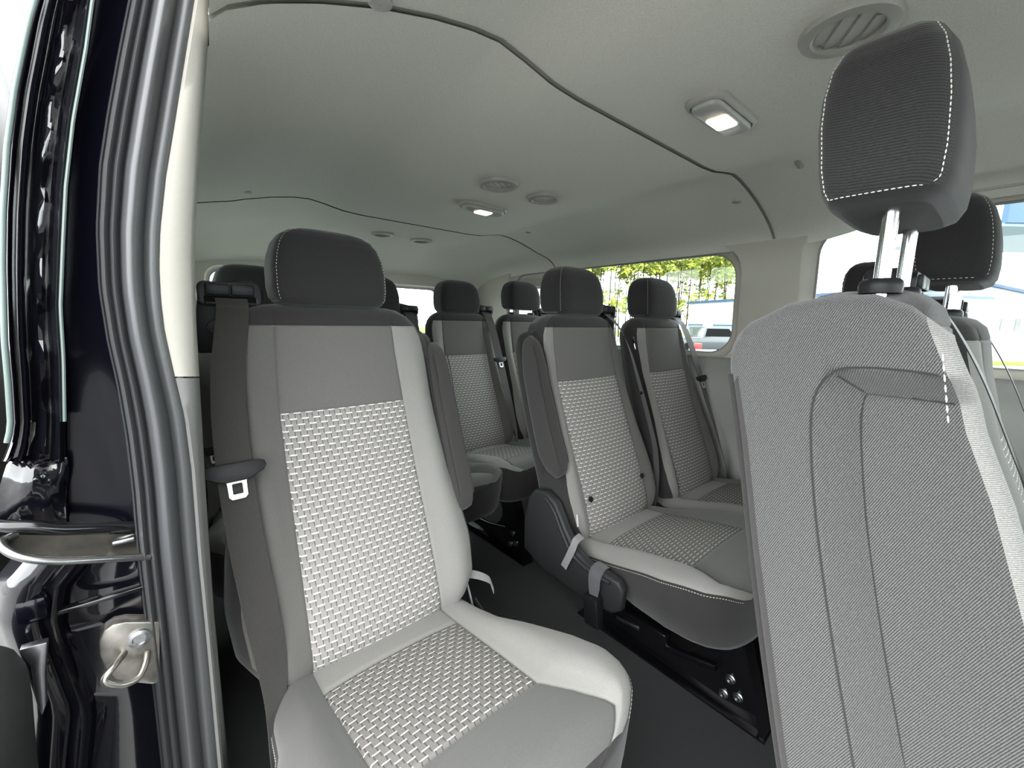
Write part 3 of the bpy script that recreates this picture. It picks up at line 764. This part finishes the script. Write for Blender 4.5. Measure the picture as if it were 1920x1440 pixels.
# loose pull strap and recliner on the right of the left seat
ribbon('pull_strap', [(.205, -.20, .345), (.235, -.215, .335), (.262, -.225, .315), (.268, -.225, .29)], .020, [(0, .6, .8)], 'webbing_light', L, k=5)
ribbon('pull_strap', [(.195, -.19, .40), (.200, -.215, .34), (.205, -.235, .28)], .018, [(.3, 1, .0)], 'webbing_light', L, k=4)
rbox('recliner_lever', (.012, .07, .014), (.225, -.24, .262), 'black_plastic', L, r=.004, rot=rotm('X', 20))

# --- second row pair, driver's side
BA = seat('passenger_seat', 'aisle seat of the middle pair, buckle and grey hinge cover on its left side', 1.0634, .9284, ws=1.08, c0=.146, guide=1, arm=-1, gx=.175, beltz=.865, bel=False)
side_panel(BA, -1, .225, .16, BKg, FRg, TOPg, .42, RECg, .042)
armrest(BA, -1, -.222, z1=.878, z0=.48, yo=-.01)
b2 = [(.175, .0, .950), (.175, -.014, .938), (.185, -.05, .90), (.20, -.085, .83), (.215, -.12, .72), (.222, -.165, .59), (.222, -.20, .48), (.222, -.21, .36), (.222, -.20, .25)]
BB = ribbon('seat_belt', b2, .046, [(1, .1, 0), (1, .3, 0), (.9, .6, 0), (.75, .75, 0), (.6, .8, 0), (.6, .8, 0), (.6, .8, 0), (.6, .8, 0)], 'belt', BA)
tongue(BB, (.205, -.095, .86), (.8, .55, 0), (.15, -.3, -1), (.5, -.8, .2), .9)
lathe('belt_stop', [(.006, 0), (.006, .003), (.003, .0045), (.0004, .0045)], 'black_plastic', BA, n=14, loc=(.21, -.135, .68), rot=rotm('X', 90))
for bx, bz in ((-.133, .408), (.133, .418)):
    lathe('snap', [(.0085, 0), (.0085, .003), (.004, .005), (.0004, .005)], 'black_plastic', BA, n=14, loc=(bx, -.206, bz), rot=rotm('X', 70))
frame(BA, -.085)
frame(BA, .55)
# hinge cover
hc = [(-.145, .205), (-.06, .235), (-.058, .33), (-.075, .405), (-.10, .435), (-.145, .445), (-.185, .425), (-.225, .365), (-.262, .318), (-.31, .300), (-.355, .302), (-.40, .300), (-.415, .28), (-.41, .225), (-.385, .205), (-.30, .195)]
hcv = prism('hinge_cover', hc, 'x', -.262, -.232, 'grey_plastic', BA, bevel=.010, seg=3)
tube('cover_ridge', smoothpath([(-.264, -.150, .428), (-.266, -.185, .405), (-.266, -.222, .350), (-.266, -.262, .306), (-.266, -.32, .290), (-.264, -.38, .288)], 5), .0055, 'grey_plastic', hcv, n=10)
# light pull strap and buckle on short webbing
ribbon('pull_strap', [(-.235, -.262, .352), (-.262, -.265, .348), (-.272, -.262, .325), (-.272, -.235, .262)], .020, [(0, 1, .35)], 'webbing_light', BA, k=5)
ribbon('buckle_webbing', [(-.225, -.335, .300), (-.250, -.338, .306), (-.272, -.340, .292), (-.277, -.342, .262), (-.278, -.343, .235)], .034, [(0, 1, .1)], 'webbing_grey', BA, k=6, wid=((0, .030), (.4, .036), (.7, .036), (1, .022)))
bk = rbox('buckle', (.024, .044, .078), (-.279, -.346, .202), 'black_plastic', BA, r=.004, rot=rotm('X', -6))
rbox('buckle_edge', (.003, .004, .066), (-.2915, -.364, .203), 'steel', bk, r=.001, rot=rotm('X', -6))
prism('press_mark', rrect(-.352, -.335, .195, .222, .002, 2), 'x', -.2905, -.288, 'grey_plastic', bk)
rbox('slide_latch', (.02, .075, .012), (-.11, -.345, .085), 'steel', BA, r=.003, rot=rotm('X', -8))
rbox('slide_rail', (.03, .20, .05), (-.10, -.36, .09), 'gloss_black', BA, r=.01)
ribbon('fabric_tag', [(-.214, -.225, .392), (-.216, -.232, .36)], .006, [(1, 0, 0)], 'stitch', BA, k=2)

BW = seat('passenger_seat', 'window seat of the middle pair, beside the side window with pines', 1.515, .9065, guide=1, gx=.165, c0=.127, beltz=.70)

# --- last row of four
rear = []
for i, (xx, lb, bz) in enumerate(((.275, 'leftmost seat of the last row, mostly hidden behind the nearest single seat', .50),
                              (.715, 'second seat of the last row, its headrest peeking right of the big left headrest', .70),
                              (1.147, 'third seat of the last row, seen between the left seat and the middle pair', .71),
                              (1.568, 'rightmost seat of the last row, behind the armrest of the middle pair', .70))):
    s_ = seat('passenger_seat', lb, xx, 1.7548, .012 if i > 1 else .0, guide=(-1 if i == 0 else 1), beltz=bz, st=False, hz=.0 if i < 3 else .028, c0=.124)
    rear.append(s_)
frame(rear[2], -.145); frame(rear[0], .0); frame(rear[3], .0)

# --- nearest row of three, driver's side (seen from the aisle side)
AZ = .020
A = empty('passenger_seat', (.695, .088, AZ), label='closest seat, side on, headrest raised on chrome posts, empty armrest bay', cat='seat')
backrest(A, .124, 1., .045, xl=.065, top='twill')
cushion(A)
headrest(A, .088, 'big', 1.10, 1.20, 1.10, .006)
belt_guide(A, 1, .17); belt(A, 1, .17, .62)
AB = [(.2, -.035), (.427, .024), (.542, .049), (.657, .074), (.774, .096), (.861, .116), (.92, .122)]
AF = [(.2, -.275), (.50, -.194), (.70, -.130), (.75, -.114), (.811, -.090), (.855, -.078), (.92, -.050)]
AT = [(0, .855), (.04, .885), (.12, .903), (.35, .924), (.55, .931), (.75, .931), (.9, .920), (1, .895)]
AR = ([(.2, -.118), (.465, -.051), (.50, -.041), (.585, -.019), (.711, .009), (.81, .025), (.85, .021)], .862, -.5)
side_panel(A, -1, .205, .16, AB, AF, AT, .15, AR, .042, 'twill', 170, 110, .030, .94, .022, tw=True, wb=.030, wt=.026)
stitches('stitching', [(-.204, -.057-.001*k, .884-.0055*k) for k in range(12)], A, .0085, .0058, .0009)
def bay(y, z, k): return (-.205+k*.042-.0004, y, z)
tube('crease_shade', smoothpath([bay(itp(z_, AR[0])+.002, z_, .0) for z_ in (.2, .35, .5, .6, .7, .78, .83)]+[bay(.012, .858, 0), bay(-.01, .864, 0), bay(-.04, .864, 0), bay(-.058, .862, 0)], 6), .0011, 'shell', A, n=6)  # thin dark tubes stand in for the shade along the bay's folds
tube('crease_shade', smoothpath([bay(itp(z_, AR[0])-.030, z_, 1) for z_ in (.2, .35, .5, .6, .7, .78, .82)]+[bay(itp(.836, AR[0])-.030, .836, 1)], 6), .0010, 'shell', A, n=6)
tube('crease_shade', [bay(itp(.836, AR[0])-.030, .836, 1), bay(-.04, .836, 1), bay(-.068, .835, 1)], .0012, 'shell', A, n=6)
tube('crease_shade', [bay(itp(.85, AR[0])-.010, .853, .30), bay(itp(.836, AR[0])-.030, .836, 1)], .0010, 'shell', A, n=6)
tube('edge_piping', smoothpath([(-.199, itp(z_, AB)-.004, z_) for z_ in (.20, .35, .5, .62, .74, .81, .845)], 5), .0028, 'shell', A, n=8)
frame(A, .0)
Am = seat('passenger_seat', 'middle seat of the nearest row, just beyond the closest seat, raised headrest', 1.125, .060, .0, guide=1, beltz=.45, hz=.055, tb=.02)
Aw = seat('passenger_seat', 'low window seat beyond the closest seat, glimpsed past its chrome posts', 1.53, .235, .0, guide=1, beltz=.6, hz=.0)
frame(Am, .0); frame(Aw, .05)

# floor vent
fv = empty('floor_vent', (1.20, 1.27, .002), label='small black grille set in the carpet behind the middle pair', cat='vent')
rbox('frame_plate', (.20, .07, .004), (0, 0, 0), 'black_plastic', fv, r=.002)
for k in range(5): rbox('slat', (.18, .006, .005), (0, -.024+.012*k, .003), 'grey_plastic', fv, r=.001)

# ================================================================== DOOR PILLAR (left)
def U(v, tab): return float(np.interp(v, [t[0] for t in tab], [t[1] for t in tab]))
TR = [(-400, 425), (0, 396), (150, 385), (300, 373), (420, 366), (490, 364), (600, 367), (705, 373), (830, 380), (950, 387), (1150, 401), (1440, 428), (1900, 470)]
TL = [(-400, 420), (0, 368), (100, 352), (240, 330), (330, 315), (430, 304), (500, 302), (560, 305), (620, 312), (705, 331), (780, 349), (880, 362), (1050, 375), (1200, 390), (1440, 412), (1900, 460)]
SL = [(-400, 300), (0, 240), (100, 220), (210, 200), (310, 185), (430, 179), (540, 184), (640, 200), (720, 218), (820, 235), (920, 247), (1020, 255), (1135, 268), (1245, 281), (1420, 300), (1900, 350)]
PL = [(-400, 240), (0, 172), (90, 160), (225, 136), (350, 122), (450, 117), (575, 112), (675, 118), (795, 120), (900, 122), (1000, 125)]
OE = [(-400, 150), (0, 69), (37, 58), (83, 48), (167, 31), (271, 17), (400, 9), (500, 8), (640, 12), (720, 19), (800, 24), (850, 12), (900, -20), (1000, -40)]
PY = .64
pil = empty('trim_1', kind='structure', label='rear pillar of the sliding door opening with rubber seal and black painted jamb')
VS = list(range(-330, 1900, 22))
def strip(name, va, vb, fn, mat, uvm=False):
    vv = [v for v in VS if va < v < vb]; vv = [va]+vv+[vb]
    rows = []; uv = []
    for v in vv:
        r = [at(u, v, 'y', y) for u, y in fn(v)]; rows.append(r); uv.append([(p[0], p[2]) for p in r])
    return grid(name, rows, mat, pil, uv=uv, sharp=70)
def trimf(v):
    a, b = U(v, TR), U(v, TL); y = PY
    return [(a+1, y+.30), (a, y+.035), (a-3, y+.020), (a-8, y+.010), (a*.5+b*.5, y+.004), (b+3, y+.0), (b-6, y+.004)]
strip('pillar_trim', -330, 706, trimf, 'pillar_beige')
strip('lower_pillar_trim', 709, 1899, trimf, 'pillar_grey')
def sealf(v):
    b, c = U(v, TL), U(v, SL); out = []
    prof = [(0, .010), (.03, .002), (.10, -.001), (.20, .0), (.27, .004), (.30, .0), (.33, -.007), (.38, -.013), (.45, -.017), (.52, -.016), (.58, -.010), (.62, -.002), (.645, .006), (.67, .004), (.70, -.004), (.74, -.006), (.78, -.002), (.80, .005), (.82, .004), (.85, -.004), (.88, -.006), (.92, -.002), (.95, .003), (.97, .0), (.99, .006), (1., .014)]
    return [(b+(c-b)*f, PY+o) for f, o in prof]
strip('door_seal', -330, 1899, sealf, 'rubber')
def jambf(v):
    c, d = U(v, SL), U(v, PL)
    k = 1-sm((v-820)/100.) if v > 820 else 1
    return [(c+3, PY+.014), (c-3, PY+.016), (c*.7+d*.3, PY+.022), (c*.3+d*.7, PY+.026), (d+6, PY+.026), (d+2, PY+.020), (d, PY+.008)]
strip('painted_jamb', -330, 978, jambf, 'paint')
def chanf(v):
    d, e = U(v, PL), U(v, OE)
    wv = .0015*math.sin(v*.045)+.001*math.sin(v*.11+1)
    prof = [(0, .008), (.03, .0), (.08, -.003), (.14, .002), (.17, .012), (.24, .014+wv), (.34, .006+wv*2), (.42, .004-wv*2), (.5, .010+wv), (.55, .018), (.62, .018), (.66, .004), (.70, -.002), (.75, .002), (.78, .012), (.84, .012), (.88, .002), (.93, -.002), (.97, .0), (1., .006)]
    return [(d+(e-d)*f, PY+o) for f, o in prof]
strip('jamb_channel', -330, 865, chanf, 'paint_gloss')
edge = [at(U(v, OE)-4, v, 'y', PY-.002) for v in range(-330, 840, 20)]
tube('edge_trim', edge, .0024, 'edge', pil, n=8)
tube('edge_trim', [at(U(v, PL)+1, v, 'y', PY-.0) for v in range(-330, 800, 20)], 0.0016, 'edge', pil, n=6)
# bulging corner below the channel
rows = []
for v, u0, u1, o in ((862, 20, 125, 0.), (872, 12, 128, -.012), (890, 6, 130, -.020), (910, 0, 128, -.022), (930, -8, 125, -.016), (955, -15, 122, -.004), (978, -20, 130, .006)):
    rows.append([at(u0+(u1-u0)*k/10, v-5*math.sin(k*.8), 'y', PY+.012+o*math.sin(PI*k/10)+.0025*math.sin(k*1.5+v*.04)) for k in range(11)])
grid('jamb_corner', rows, 'paint_gloss', pil, flip=True)
# roller track: two lips and the trough between them
def lipw(v0, v1, dy):
    return [at(275, v0-6, 'y', PY+.02+dy), at(200, v0-3, 'y', PY+.004+dy), at(120, v0, 'y', PY-.006+dy), at(60, v0*.7+v1*.3-2, 'y', PY-.008+dy), at(15, (v0+v1)/2, 'y', PY-.004+dy), at(-30, v1, 'y', PY+.02+dy)]
tk = tube('door_track', smoothpath(lipw(992, 982, 0), 6), .0062, 'gloss_black', pil, n=12)
tube('track_lip', smoothpath([at(280, 1044, 'y', PY+.0), at(200, 1048, 'y', PY-.012), at(110, 1052, 'y', PY-.016), at(45, 1046, 'y', PY-.014), at(10, 1030, 'y', PY-.006), at(6, 1014, 'y', PY+.004), at(30, 1002, 'y', PY+.012)], 6), .0042, 'dark_steel', tk, n=12)
rows = [[at(285, 1000+k*8, 'y', PY+.03-.006*k), at(200, 1002+k*8, 'y', PY+.028-.007*k), at(110, 1004+k*8, 'y', PY+.026-.007*k), at(40, 1003+k*7, 'y', PY+.02-.005*k), at(10, 1006+k*5, 'y', PY+.012-.003*k)] for k in range(6)]
grid('track_floor', rows, 'track_metal', tk, flip=True)
rbox('track_stop', (.02, .012, .006), at(232, 1012, 'y', PY+.008), 'steel', tk, r=.002)
# lower body panel
def lowf(v):
    c = U(v, SL)
    s1 = U(v, [(1050, 170), (1100, 128), (1170, 120), (1250, 150), (1330, 178), (1440, 168), (1900, 150)])
    return [(c+4, PY+.014), (c-3, PY+.018), (c*.6+s1*.4, PY+.024), (s1+8, PY+.026), (s1, PY+.020), (s1-8, PY+.004), (s1-26, PY-.002), (s1-40, PY+.004), (s1-55, PY-.006), (s1-80, PY-.010), (s1-110, PY-.004), (s1-125, PY+.01), (s1-150, PY+.03)]
strip('lower_jamb', 1049, 1899, lowf, 'paint_gloss')
rbox('jamb_ledge', (.085, .012, .006), at(190, 1122, 'y', PY+.008), 'gloss_black', pil, r=.002)
rbox('jamb_step', (.026, .02, .03), at(62, 1140, 'y', PY-.002), 'paint', pil, r=.008)
# striker
sk = prism('striker_plate', [(at(u, v, 'y', PY)[0], at(u, v, 'y', PY)[2]) for u, v in ((212, 1168), (235, 1163), (300, 1163), (300, 1275), (285, 1280), (262, 1278), (215, 1272), (196, 1250), (187, 1225), (186, 1200), (195, 1180))], 'y', PY-.004, PY+.016, 'striker', pil, bevel=.002)
tube('striker_loop', smoothpath([at(232, 1226, 'y', PY-.004), at(215, 1248, 'y', PY-.022), at(196, 1276, 'y', PY-.030), at(225, 1284, 'y', PY-.030), at(258, 1272, 'y', PY-.026), at(272, 1245, 'y', PY-.015), at(276, 1222, 'y', PY-.003)], 6), .0038, 'striker', sk, n=12)
lathe('bolt', [(.011, 0), (.011, .004), (.007, .005), (.006, .003), (.0005, .003)], 'steel', sk, n=16, loc=at(262, 1195, 'y', PY-.004), rot=rotm('X', 90))

# sliding door standing open outside
dr = empty('door_1', kind='structure', label='open sliding door outside the pillar, pale trim at the left edge of the view')
prism('door_shell', [(.72, -.25), (1.9, -.25), (1.9, 1.62), (.72, 1.62)], 'x', -.235, -.205, 'paint', dr, holes=[rrect(1.35, 1.8, .80, 1.20, .07, 6)], bevel=.01)
prism('door_trim_panel', [(.74, -.15), (1.85, -.15), (1.85, 1.60), (.74, 1.60)], 'x', -.205, -.165, 'door_trim', dr, holes=[rrect(1.35, 1.8, .80, 1.20, .07, 6)], bevel=.012)
pydata('door_pane', [(-.22, y, z) for y, z in rrect(1.34, 1.81, .79, 1.21, .07, 6)], [list(range(28))], 'glass', dr, smooth=False)
# rounded grey door cap and bracket at the bottom left
rows = []
for k in range(15):
    t = k/14; z = .615-.62*t*t; e = math.sqrt(max(0, 1-((.07-(.615-z))/.07)**2)) if .615-z < .07 else 1
    w_ = .045*max(.08, e); rows.append([(-.158+w_*math.copysign(abs(math.cos(a))**.7, math.cos(a))-.002*k, .56+.07*max(.1, e)*math.copysign(abs(math.sin(a))**.7, math.sin(a)), z) for a in [2*PI*q/20 for q in range(20)]])
grid('door_edge_cap', rows, 'cap', dr, closed=True, caps=True, flip=True)
brk = prism('hinge_bracket', [(at(u, v, 'y', PY-.02)[0], at(u, v, 'y', PY-.02)[2]) for u, v in ((40, 1208), (92, 1194), (88, 1250), (90, 1310), (82, 1330), (70, 1300), (62, 1240))], 'y', PY-.03, PY-.02, 'steel', dr, bevel=.001)

# ================================================================== OUTSIDE
GZ = -.70
def lmat(name, fn):
    m, n, b = nodes(name); fn(n, b); MT[name] = m
def _g(n, b):
    setc(b, (.2, .2, .2), .95)
    g = N(n, 'ShaderNodeTexCoord'); no = N(n, 'ShaderNodeTexNoise', Scale=.6, Detail=8.); n.links.new(g.outputs['Object'], no.inputs['Vector'])
    r = N(n, 'ShaderNodeValToRGB'); r.color_ramp.elements[0].position = .35; r.color_ramp.elements[0].color = (.13, .13, .13, 1); r.color_ramp.elements[1].position = .7; r.color_ramp.elements[1].color = (.20, .20, .195, 1)
    n.links.new(no.outputs[0], r.inputs[0]); n.links.new(r.outputs[0], b.inputs['Base Color'])
lmat('asphalt', _g)
MT['grass'] = plastic('grass', (.16, .24, .03), .95, .1, gscale=3., var=.15)
def _s(n, b):
    setc(b, (.32, .35, .38), .5)
    g = N(n, 'ShaderNodeTexCoord'); w = N(n, 'ShaderNodeTexWave', Scale=2.5); n.links.new(g.outputs['Object'], w.inputs['Vector'])
    bp = N(n, 'ShaderNodeBump', Strength=.4, Distance=.02); n.links.new(w.outputs[0], bp.inputs['Height']); n.links.new(bp.outputs[0], b.inputs['Normal'])
lmat('siding', _s)
MT['siding_blue'] = plastic('siding_blue', (.16, .24, .28), .5)
MT['roof_blue'] = plastic('roof_blue', (.014, .045, .105), .4)
MT['bright_blue'] = plastic('bright_blue', (.001, .045, .11), .4)
MT['bark'] = plastic('bark', (.085, .065, .05), .95, .1, gscale=8., var=.2)
MT['needles'] = plastic('needles', (.60, .66, .12), .8, .1, gscale=2., var=.2)
MT['needles_b'] = plastic('needles_b', (.50, .57, .12), .8, .1, gscale=2., var=.2)
gr = prism('ground', [(-60, -60), (120, -60), (120, 120), (-60, 120)], 'z', GZ-.2, GZ, 'asphalt'); tag(gr, 'grey asphalt yard outside the van', kind='structure')
def far(u, d):
    xc = (u-960)/F*d
    # depth d along the horizontal view direction
    return np.array([xc*math.cos(YAW)+d*math.sin(YAW), -xc*math.sin(YAW)+d*math.cos(YAW)])
# grass strips
for nm, pts, lb in (('grass_strip', [far(1700, 19.5), far(2300, 19.5), far(2300, 21.5), far(1700, 21.5)], 'strip of green grass along the white building, seen at the far right'),
                ('grass_verge', [far(500, 47), far(1300, 56), far(1300, 80), far(500, 80)], 'green verge under the pine trees')):
    q = prism(nm, [tuple(p) for p in pts], 'z', GZ, GZ+.04, 'grass'); tag(q, lb, 'grass', kind='stuff')
# pines: three kinds, copied
def pine(kind):
    rnd = random.Random(kind); T = empty('pine_tree')
    h = 13.+kind; lean = rnd.uniform(-.3, .3)
    path = [(lean*t*t, .15*math.sin(t*5+kind), h*t) for t in np.linspace(0, 1, 9)]
    rows = []
    for i, p in enumerate(path):
        r = .075*(1-.85*i/8); rows.append([(p[0]+r*math.cos(a), p[1]+r*math.sin(a), p[2]) for a in [2*PI*k/7 for k in range(7)]])
    grid('trunk', rows, 'bark', T, closed=True, caps=True)
    vs = []; fs = []; bv = []; bf = []
    for k in range(46):
        z = h*(.44+.56*rnd.random()**.9); rad = (1-(z/h))*2.6+.5
        if rnd.random() < .04: z = h*rnd.uniform(.18, .38); rad = 1.0
        a = rnd.random()*2*PI; L = rad*rnd.uniform(.5, 1.1); c = Vector((lean*(z/h)**2, 0, z)); d = Vector((math.cos(a), math.sin(a), rnd.uniform(-.05, .45))).normalized()
        e = c+d*L; s = d.cross(Vector((0, 0, 1))).normalized()*.02; q = len(bv)
        bv += [tuple(c+s), tuple(c-s), tuple(e)]; bf.append((q, q+1, q+2))
        bv += [tuple(c+Vector((0, 0, .03))), tuple(c-Vector((0, 0, .03))), tuple(e)]; bf.append((q+3, q+4, q+5))
        for m in range(30):
            p = c+d*L*rnd.uniform(.3, 1.1)+Vector((rnd.gauss(0, .22), rnd.gauss(0, .22), rnd.gauss(0, .16)))
            n1 = Vector((rnd.gauss(0, 1), rnd.gauss(0, 1), rnd.gauss(0, .7))).normalized(); n2 = n1.orthogonal().normalized(); zz = rnd.uniform(.10, .22); q = len(vs)
            vs += [tuple(p+n1*zz*1.4), tuple(p+n2*zz*.6), tuple(p-n1*zz*1.4), tuple(p-n2*zz*.6)]; fs.append((q, q+1, q+2, q+3))
    o = pydata('foliage', vs, fs, 'needles' if kind % 2 else 'needles_b', T, smooth=False); o['kind'] = 'stuff'
    pydata('branches', bv, bf, 'bark', T, smooth=False)['kind'] = 'stuff'
    return T
protos = [pine(k) for k in range(3)]
def copy_tree(o, parent=None):
    c = o.copy(); COL.objects.link(c); c.parent = parent
    for ch in o.children: copy_tree(ch, c)
    return c
rnd = random.Random(11); k = 0
for i in range(64):
    u = 930+ (i % 32)*14.2+rnd.uniform(-6, 6); d = (37 if i < 32 else 46)+rnd.uniform(-3.5, 3.5)
    if u > 1250 and d < 34: d += 5
    base = k % 3; o = protos[base] if k < 3 else copy_tree(protos[base]); k += 1
    p = far(u, d); o.location = (p[0], p[1], GZ); o.rotation_euler.z = rnd.random()*6.28; s_ = rnd.uniform(.85, 1.1); o.scale = (s_, s_, s_)
    tag(o, 'tall thin pine with bare trunk and yellow-green crown outside the side window', 'tree', 'pines beyond the side window')

# long low building with blue eave
def wallbox(name, a, b, z0, z1, depth, mat, parent):
    a = np.array(a); b = np.array(b); t = (b-a)/np.linalg.norm(b-a); n = np.array([-t[1], t[0]])
    if np.dot(n, a) < 0: n = -n
    return prism(name, [tuple(a), tuple(b), tuple(b+n*depth), tuple(a+n*depth)], 'z', z0, z1, mat, parent), t, n
b1 = empty('building', tuple(far(1400, 34))+(GZ,), label='long white metal building with blue eave and blue lower wall behind the pillar', cat='building')
Binv = Matrix.Translation(-Vector(b1.location))
pa, pb = far(1284, 34.0), far(1600, 21.)
def keep(o):
    o.data.transform(Binv); return o
w1, t1, n1 = wallbox('wall', pa, pb, GZ+1.6, .92+1.66, 9, 'siding', b1); keep(w1)
w2, _, _ = wallbox('lower_wall', pa, pb, GZ, GZ+1.6, 9, 'siding_blue', b1); keep(w2)
w3, _, _ = wallbox('eave', pa-t1*.2-n1*.15, pb-n1*.15, 2.56, 2.72, 9.3, 'roof_blue', b1); keep(w3)
w4, _, _ = wallbox('belt_course', pa-n1*.04, pb-n1*.04, GZ+1.57, GZ+1.64, .05, 'roof_blue', b1); keep(w4)
pw = pa+(pb-pa)*.14
w5, _, _ = wallbox('window', pw-n1*.05, pw+t1*1.1-n1*.05, .55, 1.05, .06, 'siding', b1); keep(w5)
# gabled white building on the right
b2_ = empty('building', tuple(far(1850, 25))+(GZ,), label='white gabled building with dark eave line and small windows at far right', cat='building')
q0 = far(1790, 26.); q1 = far(2250, 24.); tt = (q1-q0)/np.linalg.norm(q1-q0)
Lh = float(np.linalg.norm(q1-q0)); Rm3 = Matrix(((tt[0], -tt[1], 0), (tt[1], tt[0], 0), (0, 0, 1)))
def gable(name, pts, y0, y1, mat, parent=b2_, holes=()):
    o = prism(name, pts, 'y', y0, y1, mat, parent, holes=holes)
    for v in o.data.vertices:
        c = Rm3 @ Vector((v.co.x, v.co.y, 0)); v.co.x = c.x+q0[0]-b2_.location.x; v.co.y = c.y+q0[1]-b2_.location.y; v.co.z -= b2_.location.z
    return o
sgn = 1 if (Rm3 @ Vector((0, 1, 0))).dot(Vector((q0[0], q0[1], 0))) > 0 else -1
gable('wall', [(-.3, GZ), (Lh, GZ), (Lh, 1.0), (.3, 3.75), (-.3, 3.5)], 0, sgn*8, 'siding')
gable('roof_edge', [(.3, 3.72), (Lh+.4, .95), (Lh+.4, 1.1), (.3, 3.9), (-.6, 3.65), (-.6, 3.5)], -sgn*.2, sgn*8, 'roof_blue')
for k_ in range(4): gable('window', rrect(2.0+k_*.75, 2.25+k_*.75, .95, 1.65, .02, 1), -sgn*.04, -sgn*.01, 'asphalt')
# blue canopy corner
cn = empty('canopy', tuple(far(1960, 9))+(2.6,), label='bright blue canopy fascia corner high at the right edge', cat='canopy')
c0_, c1_ = far(1838, 9.), far(2300, 9.); tc_ = (c1_-c0_)/np.linalg.norm(c1_-c0_); nc_ = np.array([tc_[1], -tc_[0]]); nc_ = nc_ if np.dot(nc_, c0_) > 0 else -nc_
o = prism('fascia', [tuple(c0_), tuple(c1_), tuple(c1_+nc_*.12), tuple(c0_+nc_*.12)], 'z', 3.12, 4.0, 'bright_blue', cn)
o.data.transform(Matrix.Translation(-Vector(cn.location)))
o = prism('soffit', [tuple(c0_+nc_*.05), tuple(c1_+nc_*.05), tuple(c1_+nc_*3), tuple(c0_+nc_*3)], 'z', 3.06, 3.14, 'siding_blue', cn)
o.data.transform(Matrix.Translation(-Vector(cn.location)))
p_ = far(2080, 10.)
o = prism('support_post', rrect(p_[0]-.08, p_[0]+.08, p_[1]-.08, p_[1]+.08, .02, 2), 'z', GZ, 3.1, 'siding', cn); o.data.transform(Matrix.Translation(-Vector(cn.location)))
# lattice mast on the roof
ms = empty('lattice_mast', tuple(far(1560, 24))+(2.6,), label='small lattice mast above the white building roof', cat='mast')
for sx_, sy_ in ((-.3, 0), (.3, 0), (0, .4)): tube('upright', [(sx_, sy_, -.1), (sx_*.6, sy_*.6, 1.6)], .025, 'steel', ms, n=6)
for k_ in range(5):
    f = 1-.08*k_; tube('brace', [(-.3*f, 0, k_*.3), (.3*f, 0, k_*.3+.28)], .016, 'steel', ms, n=5); tube('brace', [(.3*f, 0, k_*.3), (-.3*f, 0, k_*.3+.28)], .016, 'steel', ms, n=5)
# parked car in front of the long building
cp = far(1322, 22.5)
car = empty('car', (cp[0], cp[1], GZ), label='dark parked pickup seen small through the side window', cat='car'); car.rotation_euler.z = math.radians(-35)
MT['car_paint'] = plastic('car_paint', (.04, .045, .05), .25, .5, coat=.5)
prism('body', [(-2.3, .35), (2.3, .35), (2.35, .8), (1.2, .98), (.7, 1.5), (-.6, 1.5), (-.75, .98), (-2.3, .95)], 'y', -.85, .85, 'car_paint', car, bevel=.06)
prism('side_glass', [(.62, 1.42), (1.02, 1.02), (-.62, 1.02), (-.55, 1.42)], 'y', -.87, .87, 'dark', car)
for sx_ in (-1.45, 1.45):
    for sy_ in (-.8, .8):
        lathe('wheel', [(.01, -.1), (.2, -.1), (.34, -.09), (.36, 0), (.34, .09), (.2, .1), (.01, .1)], 'dark', car, n=18, loc=(sx_, sy_, .36), rot=rotm('X', 90))
p3 = far(1306, 17.5)
cart = empty('utility_cart', (p3[0], p3[1], GZ), label='small white cart with a red load parked before the pickup', cat='cart'); cart.rotation_euler.z = .5
rbox('deck', (1.3, .7, .12), (0, 0, .38), 'siding', cart, r=.03)
MT['red'] = plastic('red', (.35, .02, .02), .5)
rbox('load', (.3, .3, .25), (0.1, 0, .72), 'red', cart, r=.04)
rbox('rack', (1.2, .05, .35), (0, .3, .6), 'siding', cart, r=.02)
for sx_ in (-.45, .45):
    for sy_ in (-.33, .33): lathe('wheel', [(.01, -.05), (.12, -.05), (.17, -.03), (.17, .03), (.12, .05), (.01, .05)], 'dark', cart, n=14, loc=(sx_, sy_, .17), rot=rotm('X', 90))
